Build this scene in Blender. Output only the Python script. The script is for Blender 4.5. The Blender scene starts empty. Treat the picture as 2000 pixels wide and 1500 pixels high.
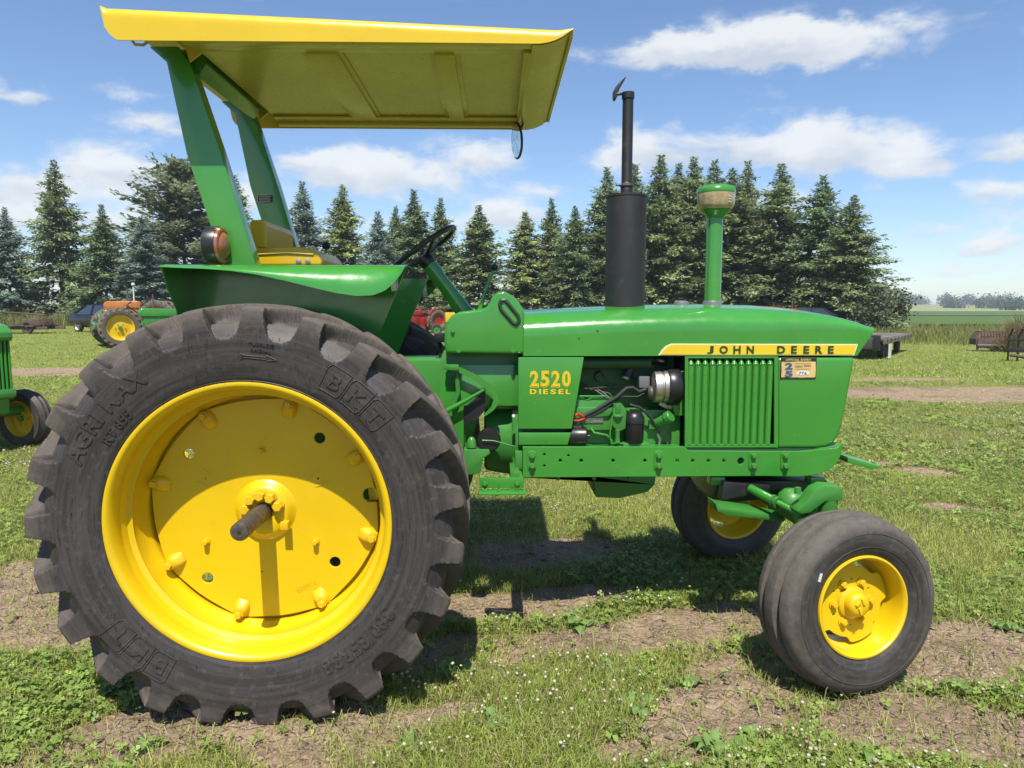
import bpy, bmesh, math, random
import numpy as np
from mathutils import Vector, Matrix, noise as mnoise
R_ = math.radians
random.seed(7)
scene = bpy.context.scene
COL = scene.collection

# ------------------------------------------------------------------ camera
F_PX = 1387.0            # focal length in pixels of the 2000 px wide photograph
CAM_H = 1.55
PITCH, YAW = R_(5.93), R_(-1.24)
camd = bpy.data.cameras.new('camera')
camd.sensor_width = 36.0
camd.lens = F_PX / 2000.0 * 36.0
camd.clip_start = 0.05
camd.clip_end = 6000.0
cam = bpy.data.objects.new('camera', camd)
COL.objects.link(cam)
cam.location = (0, 0, CAM_H)
cam.rotation_euler = (math.pi / 2 - PITCH, 0, YAW)
scene.camera = cam
CAMR = cam.rotation_euler.to_matrix()

def ray(u, v):
    return CAMR @ Vector(((u - 1000.0) / F_PX, (750.0 - v) / F_PX, -1.0))
def at(u, v, Y):
    d = ray(u, v); t = Y / d.y
    return Vector((d.x * t, Y, CAM_H + d.z * t))
def gnd(u, v, z=0.0):
    d = ray(u, v); t = (z - CAM_H) / d.z
    return Vector((d.x * t, d.y * t, z))
YC = 3.55                # distance of the tractor's centre line
def P(u, v, yl):         # a measured point on the tractor, in the tractor's own frame
    p = at(u, v, YC + yl)
    return Vector((p.x, yl, p.z))
def PX(pts, yl):         # measured side outline -> (x, z) pairs
    return [(P(u, v, yl).x, P(u, v, yl).z) for u, v in pts]

# ------------------------------------------------------------------ light
SUN_EL, SUN_AZ = R_(61.0), R_(182.0)      # azimuth clockwise from +Y: sun behind the photographer
world = bpy.data.worlds.new('World')
scene.world = world
world.use_nodes = True
sund = bpy.data.lights.new('sun', 'SUN')
sund.energy = 5.0
sund.angle = R_(0.53)
sund.color = (1.0, 0.945, 0.835)
sun = bpy.data.objects.new('sun', sund)
COL.objects.link(sun)
sdir = Vector((math.sin(SUN_AZ) * math.cos(SUN_EL), math.cos(SUN_AZ) * math.cos(SUN_EL), math.sin(SUN_EL)))
sun.rotation_euler = (-sdir).to_track_quat('-Z', 'Y').to_euler()
sun.location = (0, -20, 40)
scene.view_settings.view_transform = 'Standard'
scene.view_settings.look = 'None'
scene.view_settings.gamma = 1.0
scene.view_settings.use_curve_mapping = False
scene.view_settings.exposure = 0.58
scene.render.engine = 'CYCLES'
scene.cycles.max_bounces = 8
scene.cycles.transparent_max_bounces = 8
scene.cycles.use_denoising = True

# ------------------------------------------------------------------ node helper
class NT:
    def __init__(s, tree):
        s.t = tree; s.t.nodes.clear()
    def n(s, typ, ins=None, **props):
        nd = s.t.nodes.new(typ)
        for k, v in props.items(): setattr(nd, k, v)
        for k, v in (ins or {}).items():
            s.set(nd.inputs[k], v)
        return nd
    def set(s, sock, v):
        if isinstance(v, bpy.types.NodeSocket): s.t.links.new(v, sock)
        elif isinstance(v, bpy.types.Node): s.t.links.new(v.outputs[0], sock)
        else: sock.default_value = v
    def m(s, op, a, b=None, c=None, clamp=False):
        nd = s.t.nodes.new('ShaderNodeMath'); nd.operation = op; nd.use_clamp = clamp
        for i, v in enumerate((a, b, c)):
            if v is not None: s.set(nd.inputs[i], v)
        return nd.outputs[0]
    def mix(s, f, a, b, blend='MIX'):
        nd = s.t.nodes.new('ShaderNodeMix'); nd.data_type = 'RGBA'; nd.blend_type = blend
        s.set(nd.inputs[0], f)
        for sock, v in ((nd.inputs[6], a), (nd.inputs[7], b)):
            if isinstance(v, tuple) and len(v) == 3: v = v + (1.0,)
            s.set(sock, v)
        return nd.outputs[2]
    def ss(s, x, lo, hi, a=0.0, b=1.0):
        nd = s.t.nodes.new('ShaderNodeMapRange'); nd.interpolation_type = 'SMOOTHSTEP'
        for i, v in enumerate((x, lo, hi, a, b)): s.set(nd.inputs[i], v)
        return nd.outputs[0]
    def noise(s, vec, scale, detail=3.0, rough=0.55, dist=0.0):
        nd = s.n('ShaderNodeTexNoise', {'Scale': scale, 'Detail': detail, 'Roughness': rough, 'Distortion': dist})
        if vec is not None: s.set(nd.inputs['Vector'], vec)
        return nd.outputs[0]

# ------------------------------------------------------------------ sky with cumulus
def build_sky():
    T = NT(world.node_tree)
    sky = T.n('ShaderNodeTexSky', sky_type='NISHITA', sun_disc=False, sun_elevation=SUN_EL,
              sun_rotation=SUN_AZ, altitude=300.0, air_density=1.05, dust_density=0.35, ozone_density=3.0)
    tc = T.n('ShaderNodeTexCoord')
    sep = T.n('ShaderNodeSeparateXYZ', {0: tc.outputs['Generated']})
    x, y, z = sep.outputs[0], sep.outputs[1], sep.outputs[2]
    az = T.m('ARCTAN2', x, y)
    el = T.m('ARCSINE', z)
    # cloud texture in angle space, stretched sideways; clouds grow denser towards the horizon
    comb = T.n('ShaderNodeCombineXYZ', {0: az, 1: T.m('MULTIPLY', el, 1.9), 2: 0.0})
    fine = T.noise(comb, 9.0, 7.0, 0.58, 0.35)
    big = T.noise(comb, 3.2, 4.0, 0.5, 0.2)
    wx = T.noise(comb, 14.0, 4.0, 0.6)
    wz = T.noise(T.n('ShaderNodeVectorMath', {0: comb.outputs[0], 1: (7.3, 2.1, 4.0)}, operation='ADD'), 14.0, 4.0, 0.6)
    az2 = T.m('ADD', az, T.m('MULTIPLY', T.m('SUBTRACT', wx, 0.5), 0.10))
    el2 = T.m('ADD', el, T.m('MULTIPLY', T.m('SUBTRACT', wz, 0.5), 0.05))
    # the cumulus clouds that stand in this part of the sky: (u, v, half-width, half-height, weight) measured in the photograph
    blobs = [(1440, 100, 250, 44, 1.0), (1560, 85, 150, 42, 0.9), (1690, 115, 160, 30, 0.75), (1320, 95, 130, 34, 0.7),
             (1270, 300, 120, 52, 0.95), (1500, 290, 180, 50, 0.95), (1640, 300, 150, 48, 0.9), (1780, 325, 120, 42, 0.9),
             (730, 350, 190, 48, 1.0), (650, 325, 100, 34, 0.8), (950, 310, 110, 34, 0.8), (980, 425, 110, 32, 0.9),
             (1090, 375, 70, 28, 0.55), (230, 340, 130, 38, 1.05), (40, 190, 90, 30, 0.75), (310, 240, 110, 28, 0.8),
             (270, 185, 110, 20, 0.5), (150, 430, 210, 46, 0.85), (60, 370, 120, 30, 0.6), (1960, 300, 70, 50, 0.7), (1930, 380, 90, 30, 0.6),
             (1800, 455, 60, 18, 0.5), (1700, 375, 40, 18, 0.45), (1940, 480, 110, 18, 0.45), (1850, 525, 140, 16, 0.35), (470, 390, 110, 40, 0.8),
             (700, 440, 120, 26, 0.5)]
    acc = None; lit = None
    for (u, v, hw, hh, w) in blobs:
        d = ray(u, v).normalized()
        a0, e0 = math.atan2(d.x, d.y), math.asin(d.z)
        k = math.cos(a0) ** 2
        dx = T.m('DIVIDE', T.m('SUBTRACT', az2, a0), hw / F_PX * k)
        dy = T.m('DIVIDE', T.m('SUBTRACT', el2, e0), hh * 1.05 / F_PX * math.cos(a0))
        dyn = T.m('MULTIPLY', dy, T.m('ADD', 1.0, T.m('MULTIPLY', T.m('LESS_THAN', dy, 0.0), 0.55)))   # flatter base
        r2 = T.m('ADD', T.m('MULTIPLY', dx, dx), T.m('MULTIPLY', dyn, dyn))
        g = T.m('MULTIPLY', T.m('EXPONENT', T.m('MULTIPLY', r2, -1.25)), w)
        gl = T.m('MULTIPLY', g, dy)
        acc = g if acc is None else T.m('ADD', acc, g)
        lit = gl if lit is None else T.m('ADD', lit, gl)
    # the rest of the sky carries the same kind of scattered fair-weather cumulus
    away = T.ss(T.m('ABSOLUTE', az), 0.75, 1.05)
    rest = T.m('MULTIPLY', T.m('MULTIPLY', T.ss(big, 0.57, 0.70), away), 0.8)
    acc = T.m('ADD', acc, rest)
    band = T.m('MULTIPLY', T.ss(el, 0.02, 0.08), T.ss(el, 0.24, 0.12))
    acc = T.m('ADD', acc, T.m('MULTIPLY', T.m('MULTIPLY', T.ss(T.noise(comb, 5.5, 5.0, 0.6, 0.3), 0.42, 0.66), band), 0.6))
    dens = T.m('ADD', acc, T.m('MULTIPLY', T.m('SUBTRACT', fine, 0.5), 2.0))
    mask = T.m('MULTIPLY', T.ss(dens, 0.22, 0.92), T.ss(el, 0.0, 0.05))
    shade = T.ss(T.m('ADD', lit, T.m('MULTIPLY', T.m('SUBTRACT', fine, 0.5), 1.6)), -0.55, 0.45)
    ccol = T.mix(shade, (5.1, 5.6, 6.3), (7.6, 7.75, 7.9))
    # thin veil of humid air low over the land
    blue = T.mix(1.0, sky.outputs[0], (1.16, 1.22, 1.32), 'MULTIPLY')
    col = T.mix(T.m('MULTIPLY', mask, 0.88), blue, ccol)
    bg = T.n('ShaderNodeBackground', {'Color': col, 'Strength': 0.082})
    T.n('ShaderNodeOutputWorld', {'Surface': bg.outputs[0]})
build_sky()

# ------------------------------------------------------------------ materials
MATS = {}
def mat(name):
    m = bpy.data.materials.new(name); m.use_nodes = True
    MATS[name] = m
    return m, NT(m.node_tree)
def finish(T, **ins):
    b = T.n('ShaderNodeBsdfPrincipled')
    for k, v in ins.items():
        key = {'color': 'Base Color', 'rough': 'Roughness', 'metal': 'Metallic', 'normal': 'Normal', 'coat': 'Coat Weight',
               'coatr': 'Coat Roughness', 'spec': 'Specular IOR Level', 'trans': 'Transmission Weight', 'alpha': 'Alpha',
               'sss': 'Subsurface Weight'}[k]
        if isinstance(v, tuple) and len(v) == 3: v = v + (1.0,)
        T.set(b.inputs[key], v)
    T.n('ShaderNodeOutputMaterial', {'Surface': b.outputs[0]})
    return b
def bump(T, h, strength=0.3, dist=0.01):
    return T.n('ShaderNodeBump', {'Height': h, 'Strength': strength, 'Distance': dist}).outputs[0]

def paint(name, col, rough=0.28, var=0.12, dust=0.15, coat=0.35, dustcol=(0.24, 0.2, 0.14)):
    col = tuple(a * 0.74 for a in col); dustcol = tuple(a * 0.74 for a in dustcol)
    m, T = mat(name)
    co = T.n('ShaderNodeTexCoord').outputs['Object']
    n1 = T.noise(co, 2.3, 4.0); n2 = T.noise(co, 21.0, 5.0, 0.6); n3 = T.m('ADD', T.m('MULTIPLY', T.noise(co, 160.0, 2.0), 0.25), T.m('MULTIPLY', T.noise(co, 5.0, 2.0), 1.6))
    c = T.mix(T.ss(n1, 0.3, 0.75), tuple(a * (1 - var) for a in col), tuple(min(1, a * (1 + var * 0.6)) for a in col))
    c = T.mix(T.m('MULTIPLY', T.ss(n2, 0.52, 0.8), dust), c, dustcol)
    r = T.m('ADD', rough, T.m('MULTIPLY', T.m('SUBTRACT', n2, 0.45), 0.35), clamp=True)
    finish(T, color=c, rough=r, coat=coat, coatr=0.12, normal=bump(T, n3, 0.16, 0.006))
    return m
GREEN = (0.055, 0.305, 0.040)
YELLOW = (0.86, 0.57, 0.004)
paint('green_paint', GREEN, 0.2, 0.1, 0.09, 0.5)
paint('cast_green', (0.055, 0.275, 0.04), 0.42, 0.2, 0.3, 0.1)
paint('yellow_paint', YELLOW, 0.33, 0.06, 0.05, 0.2)
paint('yellow_cast', (0.84, 0.53, 0.004), 0.45, 0.12, 0.16, 0.1)
paint('canopy_yellow', (0.86, 0.585, 0.006), 0.3, 0.05, 0.05, 0.25)
paint('canopy_liner', (0.78, 0.58, 0.07), 0.3, 0.12, 0.18, 0.3)
paint('black_paint', (0.018, 0.018, 0.02), 0.45, 0.3, 0.2, 0.0)
paint('muffler_black', (0.026, 0.026, 0.029), 0.55, 0.25, 0.35, 0.0, (0.09, 0.09, 0.1))
paint('dark_steel', (0.09, 0.08, 0.075), 0.5, 0.3, 0.3, 0.0)
paint('white_paint', (0.75, 0.74, 0.7), 0.4, 0.1, 0.1, 0.0)
paint('decal_yellow', (0.88, 0.63, 0.02), 0.35, 0.03, 0.02, 0.1)
paint('decal_edge', (0.8, 0.78, 0.55), 0.4, 0.03, 0.02, 0.1)
paint('decal_dark', (0.02, 0.055, 0.02), 0.4, 0.1, 0.02, 0.1)
paint('red_paint', (0.42, 0.025, 0.02), 0.4, 0.25, 0.35, 0.1)
paint('orange_paint', (0.55, 0.185, 0.03), 0.4, 0.25, 0.3, 0.1)
paint('car_paint', (0.014, 0.015, 0.02), 0.3, 0.1, 0.05, 0.15)
paint('red_wire', (0.6, 0.02, 0.015), 0.4, 0.1, 0.1, 0.0)
paint('paper_tan', (0.8, 0.55, 0.22), 0.6, 0.15, 0.2, 0.0, (0.75, 0.7, 0.4))
paint('paper_black', (0.03, 0.018, 0.01), 0.6, 0.1, 0.1, 0.0)
paint('paper_white', (0.86, 0.84, 0.8), 0.6, 0.05, 0.05, 0.0)
paint('print_blue', (0.06, 0.13, 0.25), 0.6, 0.2, 0.1, 0.0)
paint('print_brown', (0.38, 0.27, 0.08), 0.6, 0.2, 0.1, 0.0)
paint('wood_grey', (0.22, 0.19, 0.16), 0.8, 0.4, 0.4, 0.0)
paint('seat_yellow', (0.8, 0.52, 0.01), 0.38, 0.08, 0.08, 0.15)

def metal(name, col, rough, m_=1.0):
    m, T = mat(name)
    co = T.n('ShaderNodeTexCoord').outputs['Object']
    n = T.noise(co, 40.0, 5.0, 0.6)
    c = T.mix(T.ss(n, 0.35, 0.75), col, tuple(a * 0.55 for a in col))
    finish(T, color=c, rough=T.m('ADD', rough, T.m('MULTIPLY', T.m('SUBTRACT', n, 0.5), 0.4), clamp=True), metal=m_,
           normal=bump(T, n, 0.15, 0.002))
metal('aluminium', (0.55, 0.51, 0.46), 0.45)
metal('worn_steel', (0.20, 0.165, 0.14), 0.5, 0.8)
metal('chrome', (0.8, 0.8, 0.8), 0.08)
metal('mirror_glass', (0.75, 0.78, 0.78), 0.02)

def rusty():
    m, T = mat('rust')
    co = T.n('ShaderNodeTexCoord').outputs['Object']
    n = T.noise(co, 6.0, 6.0, 0.65); n2 = T.noise(co, 60.0, 4.0)
    c = T.mix(T.ss(n, 0.35, 0.7), (0.07, 0.047, 0.036), (0.15, 0.088, 0.062))
    c = T.mix(T.ss(n2, 0.5, 0.75), c, (0.12, 0.09, 0.08))
    finish(T, color=c, rough=0.85, normal=bump(T, n2, 0.4, 0.01))
rusty()

def rubber(name, r_dust0, r_dust1, base, dustc, amount):
    base = tuple(a * 0.84 for a in base); dustc = tuple(a * 0.78 for a in dustc)
    # object space: wheel axis along y; dust and dried mud cling to the tread and shoulder
    m, T = mat(name)
    co = T.n('ShaderNodeTexCoord').outputs['Object']
    sp = T.n('ShaderNodeSeparateXYZ', {0: co})
    r = T.m('SQRT', T.m('ADD', T.m('MULTIPLY', sp.outputs[0], sp.outputs[0]), T.m('MULTIPLY', sp.outputs[2], sp.outputs[2])))
    n1 = T.noise(co, 5.0, 5.0, 0.6); n2 = T.noise(co, 38.0, 6.0, 0.65); n3 = T.noise(co, 220.0, 3.0, 0.6)
    # scuffs that run round the tyre
    ang = T.m('ARCTAN2', sp.outputs[0], sp.outputs[2])
    swirl = T.n('ShaderNodeCombineXYZ', {0: T.m('MULTIPLY', ang, 2.0), 1: T.m('MULTIPLY', r, 60.0), 2: T.m('MULTIPLY', sp.outputs[1], 60.0)})
    n4 = T.noise(swirl, 1.0, 4.0, 0.6)
    rr = T.m('ADD', r, T.m('MULTIPLY', T.m('SUBTRACT', n1, 0.5), 0.10))
    d = T.ss(rr, r_dust0, r_dust1)
    d = T.m('MULTIPLY', d, T.ss(n2, 0.22, 0.62, 0.35, 1.0))
    c0 = T.mix(T.ss(n4, 0.3, 0.7), tuple(a * 0.7 for a in base), tuple(a * 1.4 for a in base))
    c0 = T.mix(T.m('MULTIPLY', T.ss(n2, 0.5, 0.75), 0.5), c0, dustc)
    c = T.mix(T.m('MULTIPLY', d, amount), c0, dustc)
    c = T.mix(T.m('MULTIPLY', T.m('MULTIPLY', d, T.ss(n3, 0.55, 0.75)), 0.35), c, tuple(min(1, a * 1.9) for a in dustc))
    rough = T.m('ADD', 0.52, T.m('MULTIPLY', d, 0.4), clamp=True)
    h = T.m('ADD', T.m('MULTIPLY', n2, 0.6), T.m('MULTIPLY', n3, 0.5))
    finish(T, color=c, rough=rough, spec=0.35, normal=bump(T, h, 0.22, 0.004))
rubber('rear_rubber', 0.69, 0.80, (0.048, 0.042, 0.043), (0.15, 0.122, 0.102), 0.75)
rubber('front_rubber', 0.27, 0.345, (0.045, 0.041, 0.039), (0.15, 0.128, 0.108), 0.8)
rubber('small_rubber', 0.2, 0.75, (0.05, 0.043, 0.04), (0.2, 0.16, 0.125), 0.8)
m, T = mat('plain_rubber'); finish(T, color=(0.02, 0.02, 0.02), rough=0.6)
m, T = mat('black_plastic'); finish(T, color=(0.012, 0.012, 0.013), rough=0.35)
m, T = mat('gasket_grey'); finish(T, color=(0.13, 0.13, 0.14), rough=0.4)
m, T = mat('window_glass'); finish(T, color=(0.02, 0.028, 0.035), rough=0.04, coat=1.0)
m, T = mat('headlight_glass'); finish(T, color=(0.75, 0.77, 0.78), rough=0.12, coat=1.0)
m, T = mat('amber_lens')
co = T.n('ShaderNodeTexCoord').outputs['Object']
finish(T, color=T.mix(T.ss(T.noise(co, 22.0, 4.0), 0.35, 0.7), (0.34, 0.085, 0.025), (0.30, 0.14, 0.07)), rough=0.2, coat=0.6)
m, T = mat('dusty_bowl')
co = T.n('ShaderNodeTexCoord').outputs['Object']
finish(T, color=T.mix(T.ss(T.noise(co, 50.0, 5.0), 0.35, 0.7), (0.33, 0.25, 0.14), (0.44, 0.35, 0.21)), rough=0.25, coat=0.8)

def leafmat(name, rough=0.6, transl=0.25):
    m, T = mat(name)
    a = T.n('ShaderNodeAttribute', attribute_name='Col')
    b = T.n('ShaderNodeBsdfPrincipled', {'Base Color': T.mix(1.0, a.outputs[0], (0.76, 0.76, 0.76), 'MULTIPLY'), 'Roughness': rough, 'Specular IOR Level': 0.25})
    tr = T.n('ShaderNodeBsdfTranslucent', {'Color': a.outputs[0]})
    mx = T.n('ShaderNodeMixShader', {0: transl, 1: b.outputs[0], 2: tr.outputs[0]})
    T.n('ShaderNodeOutputMaterial', {'Surface': mx.outputs[0]})
leafmat('grass_blades', 0.55, 0.3)
leafmat('needles', 0.7, 0.3)
leafmat('broad_leaf', 0.45, 0.22)
leafmat('petal', 0.7, 0.2)
m, T = mat('bark')
co = T.n('ShaderNodeTexCoord').outputs['Object']
n = T.noise(co, 9.0, 5.0)
finish(T, color=T.mix(n, (0.06, 0.045, 0.035), (0.16, 0.13, 0.105)), rough=0.9, normal=bump(T, n, 0.6, 0.03))

def ground_mat():
    m, T = mat('soil_and_turf')
    geo = T.n('ShaderNodeNewGeometry').outputs['Position']
    dirt = T.n('ShaderNodeAttribute', attribute_name='dirt').outputs['Fac']
    sp = T.n('ShaderNodeSeparateXYZ', {0: geo})
    n_big = T.noise(geo, 0.9, 5.0, 0.6); n_mid = T.noise(geo, 7.0, 6.0, 0.65); n_fin = T.noise(geo, 55.0, 6.0, 0.7)
    n_far = T.noise(geo, 0.16, 4.0, 0.6)
    crack = T.n('ShaderNodeTexVoronoi', {'Vector': geo, 'Scale': 13.0, 'Randomness': 1.0}, feature='DISTANCE_TO_EDGE').outputs[0]
    soil = T.mix(T.ss(n_mid, 0.3, 0.7), (0.25, 0.18, 0.122), (0.46, 0.345, 0.24))
    soil = T.mix(T.ss(n_fin, 0.45, 0.7), soil, (0.58, 0.45, 0.325))
    soil = T.mix(T.m('MULTIPLY', T.ss(n_big, 0.5, 0.68), 0.5), soil, (0.15, 0.108, 0.083))
    turf = T.mix(T.ss(n_mid, 0.32, 0.68), (0.15, 0.20, 0.036), (0.28, 0.33, 0.08))
    turf = T.mix(T.ss(n_fin, 0.5, 0.75), turf, (0.38, 0.39, 0.13))
    turf = T.mix(T.m('MULTIPLY', T.ss(n_far, 0.45, 0.7), 0.5), turf, (0.29, 0.32, 0.11))
    thatch = T.mix(T.ss(n_fin, 0.35, 0.65), (0.12, 0.14, 0.04), (0.27, 0.27, 0.10))
    near = T.ss(sp.outputs[1], 7.0, 16.0)
    turf = T.mix(T.m('SUBTRACT', 1.0, near), turf, thatch)
    dm = T.ss(T.m('ADD', dirt, T.m('MULTIPLY', T.m('SUBTRACT', n_mid, 0.5), 0.5)), 0.35, 0.62)
    c = T.mix(1.0, T.mix(dm, turf, soil), (0.80, 0.78, 0.76), 'MULTIPLY')
    h = T.m('ADD', T.m('MULTIPLY', n_fin, 0.5), T.m('MULTIPLY', n_mid, 0.9))
    h = T.m('ADD', h, T.m('MULTIPLY', T.ss(crack, 0.0, 0.12), 0.22))
    finish(T, color=c, rough=0.95, spec=0.15, normal=bump(T, h, 0.9, 0.05))
ground_mat()
def field_mat(name, c1, c2, sc):
    m, T = mat(name)
    geo = T.n('ShaderNodeNewGeometry').outputs['Position']
    mp = T.n('ShaderNodeMapping', {'Vector': geo, 'Scale': (1.0, 0.35, 1.0)})
    n = T.noise(mp, sc, 6.0, 0.65); n2 = T.noise(geo, sc * 0.07, 3.0)
    c = T.mix(T.ss(n, 0.35, 0.65), c1, c2)
    c = T.mix(T.m('MULTIPLY', T.ss(n2, 0.4, 0.7), 0.4), c, tuple(0.5 * (a + b) * 1.2 for a, b in zip(c1, c2)))
    finish(T, color=c, rough=0.9, spec=0.1, normal=bump(T, n, 0.8, 0.3))
field_mat('bean_field', (0.060, 0.105, 0.032), (0.085, 0.135, 0.042), 0.8)
field_mat('far_field', (0.16, 0.2, 0.07), (0.26, 0.27, 0.12), 0.15)

# ------------------------------------------------------------------ mesh helpers
def link(o, parent=None):
    COL.objects.link(o)
    if parent is not None: o.parent = parent
    return o
def tag(o, label=None, cat=None, group=None, kind=None):
    if label: o['label'] = label
    if cat: o['category'] = cat
    if group: o['group'] = group
    if kind: o['kind'] = kind
    return o
def empty(name, loc=(0, 0, 0), rz=0.0, parent=None):
    o = bpy.data.objects.new(name, None); o.empty_display_size = 0.2
    o.location = loc; o.rotation_euler = (0, 0, rz)
    return link(o, parent)
def frame(d):
    d = Vector(d).normalized()
    up = Vector((0, 0, 1)) if abs(d.z) < 0.95 else Vector((1, 0, 0))
    a = d.cross(up).normalized(); b = a.cross(d).normalized()
    return d, a, b
class MB:
    def __init__(s): s.v = []; s.f = []
    def add(s, vs, fs):
        o = len(s.v); s.v += [tuple(p) for p in vs]; s.f += [tuple(i + o for i in f) for f in fs]; return s
    def box(s, c, d, rot=None):
        x, y, z = d[0] / 2, d[1] / 2, d[2] / 2
        vs = [Vector((a * x, b * y, e * z)) for a in (-1, 1) for b in (-1, 1) for e in (-1, 1)]
        if rot is not None: vs = [rot @ p for p in vs]
        return s.add([p + Vector(c) for p in vs], [(0, 1, 3, 2), (4, 6, 7, 5), (0, 4, 5, 1), (2, 3, 7, 6), (0, 2, 6, 4), (1, 5, 7, 3)])
    def span(s, a, b):
        return s.box([(p + q) / 2 for p, q in zip(a, b)], [abs(q - p) for p, q in zip(a, b)])
    def prism(s, pts, y0, y1):      # outline in (x, z), extruded along y
        n = len(pts)
        vs = [(x, y0, z) for x, z in pts] + [(x, y1, z) for x, z in pts]
        return s.add(vs, [tuple(range(n)), tuple(range(2 * n - 1, n - 1, -1))] + [(i, (i + 1) % n, n + (i + 1) % n, n + i) for i in range(n)])
    def tube(s, pts, r, seg=10, closed=False, cap=True):
        pts = [Vector(p) for p in pts]; n = len(pts)
        rr = r if isinstance(r, (list, tuple)) else [r] * n
        vs = []; fs = []; pa = None
        for i, p in enumerate(pts):
            t = (pts[(i + 1) % n] - pts[i - 1]) if closed else (pts[min(i + 1, n - 1)] - pts[max(i - 1, 0)])
            t.normalize()
            if pa is None: _, a, b = frame(t)
            else:
                a = (pa - t * pa.dot(t)).normalized(); b = a.cross(t)
            pa = a
            for k in range(seg):
                w = 2 * math.pi * k / seg
                vs.append(p + (a * math.cos(w) + b * math.sin(w)) * rr[i])
        m_ = n if closed else n - 1
        for i in range(m_):
            j = (i + 1) % n
            for k in range(seg):
                k2 = (k + 1) % seg
                fs.append((i * seg + k, i * seg + k2, j * seg + k2, j * seg + k))
        if cap and not closed:
            fs.append(tuple(range(seg - 1, -1, -1))); fs.append(tuple((n - 1) * seg + k for k in range(seg)))
        return s.add(vs, fs)
    def cyl(s, p0, p1, r, seg=16): return s.tube([p0, p1], r, seg)
    def lathe(s, prof, c=(0, 0, 0), axis=(0, 1, 0), seg=48, closed=False):   # prof: (radius, along axis)
        d, a, b = frame(axis); c = Vector(c); n = len(prof); vs = []; fs = []
        for k in range(seg):
            w = 2 * math.pi * k / seg; e = a * math.cos(w) + b * math.sin(w)
            for r, h in prof: vs.append(c + d * h + e * max(r, 1e-5))
        for k in range(seg):
            k2 = (k + 1) % seg
            for i in range(n if closed else n - 1):
                j = (i + 1) % n
                fs.append((k * n + i, k2 * n + i, k2 * n + j, k * n + j))
        return s.add(vs, fs)
    def grid(s, fn, nu, nv):
        vs = [fn(i / (nu - 1), j / (nv - 1)) for i in range(nu) for j in range(nv)]
        return s.add(vs, [(i * nv + j, (i + 1) * nv + j, (i + 1) * nv + j + 1, i * nv + j + 1) for i in range(nu - 1) for j in range(nv - 1)])
    def mesh(s, name, material, bevel=0.0, bseg=2, smooth=35.0, solid=0.0):
        bm = bmesh.new()
        vv = [bm.verts.new(p) for p in s.v]
        for f in s.f:
            try: bm.faces.new([vv[i] for i in f])
            except ValueError: pass
        bmesh.ops.remove_doubles(bm, verts=bm.verts, dist=1e-5)
        bmesh.ops.recalc_face_normals(bm, faces=bm.faces)
        if solid:
            bmesh.ops.solidify(bm, geom=bm.faces[:], thickness=solid)
        if bevel:
            ed = [e for e in bm.edges if len(e.link_faces) == 2 and e.calc_face_angle(0) > R_(28)]
            bmesh.ops.bevel(bm, geom=ed, offset=bevel, segments=bseg, profile=0.6, affect='EDGES', clamp_overlap=True)
        me = bpy.data.meshes.new(name); bm.to_mesh(me); bm.free()
        if material: me.materials.append(MATS[material])
        if smooth:
            me.polygons.foreach_set('use_smooth', [True] * len(me.polygons))
            me.set_sharp_from_angle(angle=R_(smooth))
        return me
    def build(s, name, material, parent=None, **kw):
        return link(bpy.data.objects.new(name, s.mesh(name, material, **kw)), parent)
def put(name, me, parent=None, loc=(0, 0, 0), rot=(0, 0, 0), sc=(1, 1, 1)):
    o = bpy.data.objects.new(name, me); o.location = loc; o.rotation_euler = rot; o.scale = sc
    return link(o, parent)
def np_mesh(name, V, Fq, material, cols=None):
    V = np.asarray(V, np.float32); Fq = np.asarray(Fq, np.int32); k = Fq.shape[1]
    me = bpy.data.meshes.new(name)
    me.vertices.add(len(V)); me.vertices.foreach_set('co', V.ravel())
    me.loops.add(Fq.size); me.loops.foreach_set('vertex_index', Fq.ravel())
    me.polygons.add(len(Fq)); me.polygons.foreach_set('loop_start', np.arange(len(Fq), dtype=np.int32) * k)
    me.update(calc_edges=True)
    if material: me.materials.append(MATS[material])
    if cols is not None:
        at_ = me.color_attributes.new('Col', 'FLOAT_COLOR', 'POINT')
        c4 = np.ones((len(V), 4), np.float32); c4[:, :3] = cols
        at_.data.foreach_set('color', c4.ravel())
    return me
def eval_curve(cu):
    o = bpy.data.objects.new('tmp', cu); COL.objects.link(o)
    dg = bpy.context.evaluated_depsgraph_get()
    me = bpy.data.meshes.new_from_object(o.evaluated_get(dg))
    bpy.data.objects.remove(o); bpy.data.curves.remove(cu)
    return me
def plate(name, material, parent, outer, holes, y, th, bev=0.0015, smooth=30.0):
    # sheet metal with real openings: outline and holes in (x, z), centre plane at y
    cu = bpy.data.curves.new(name, 'CURVE'); cu.dimensions = '2D'; cu.fill_mode = 'BOTH'
    cu.extrude = max(th / 2 - bev, 1e-4); cu.bevel_depth = bev; cu.bevel_resolution = 1
    for ring in [outer] + list(holes):
        sp = cu.splines.new('POLY'); sp.points.add(len(ring) - 1); sp.use_cyclic_u = True
        for p, (a, b) in zip(sp.points, ring): p.co = (a, b, 0, 1)
    me = eval_curve(cu)
    me.transform(Matrix.Translation((0, y, 0)) @ Matrix.Rotation(math.pi / 2, 4, 'X'))
    me.name = name; me.materials.clear(); me.materials.append(MATS[material])
    me.polygons.foreach_set('use_smooth', [True] * len(me.polygons)); me.set_sharp_from_angle(angle=R_(smooth))
    return link(bpy.data.objects.new(name, me), parent)
def circ(cx, cz, r, n=24): return [(cx + r * math.cos(2 * math.pi * k / n), cz + r * math.sin(2 * math.pi * k / n)) for k in range(n)]
def sq(cx, cz, h): return [(cx - h, cz - h), (cx + h, cz - h), (cx + h, cz + h), (cx - h, cz + h)]
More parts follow.
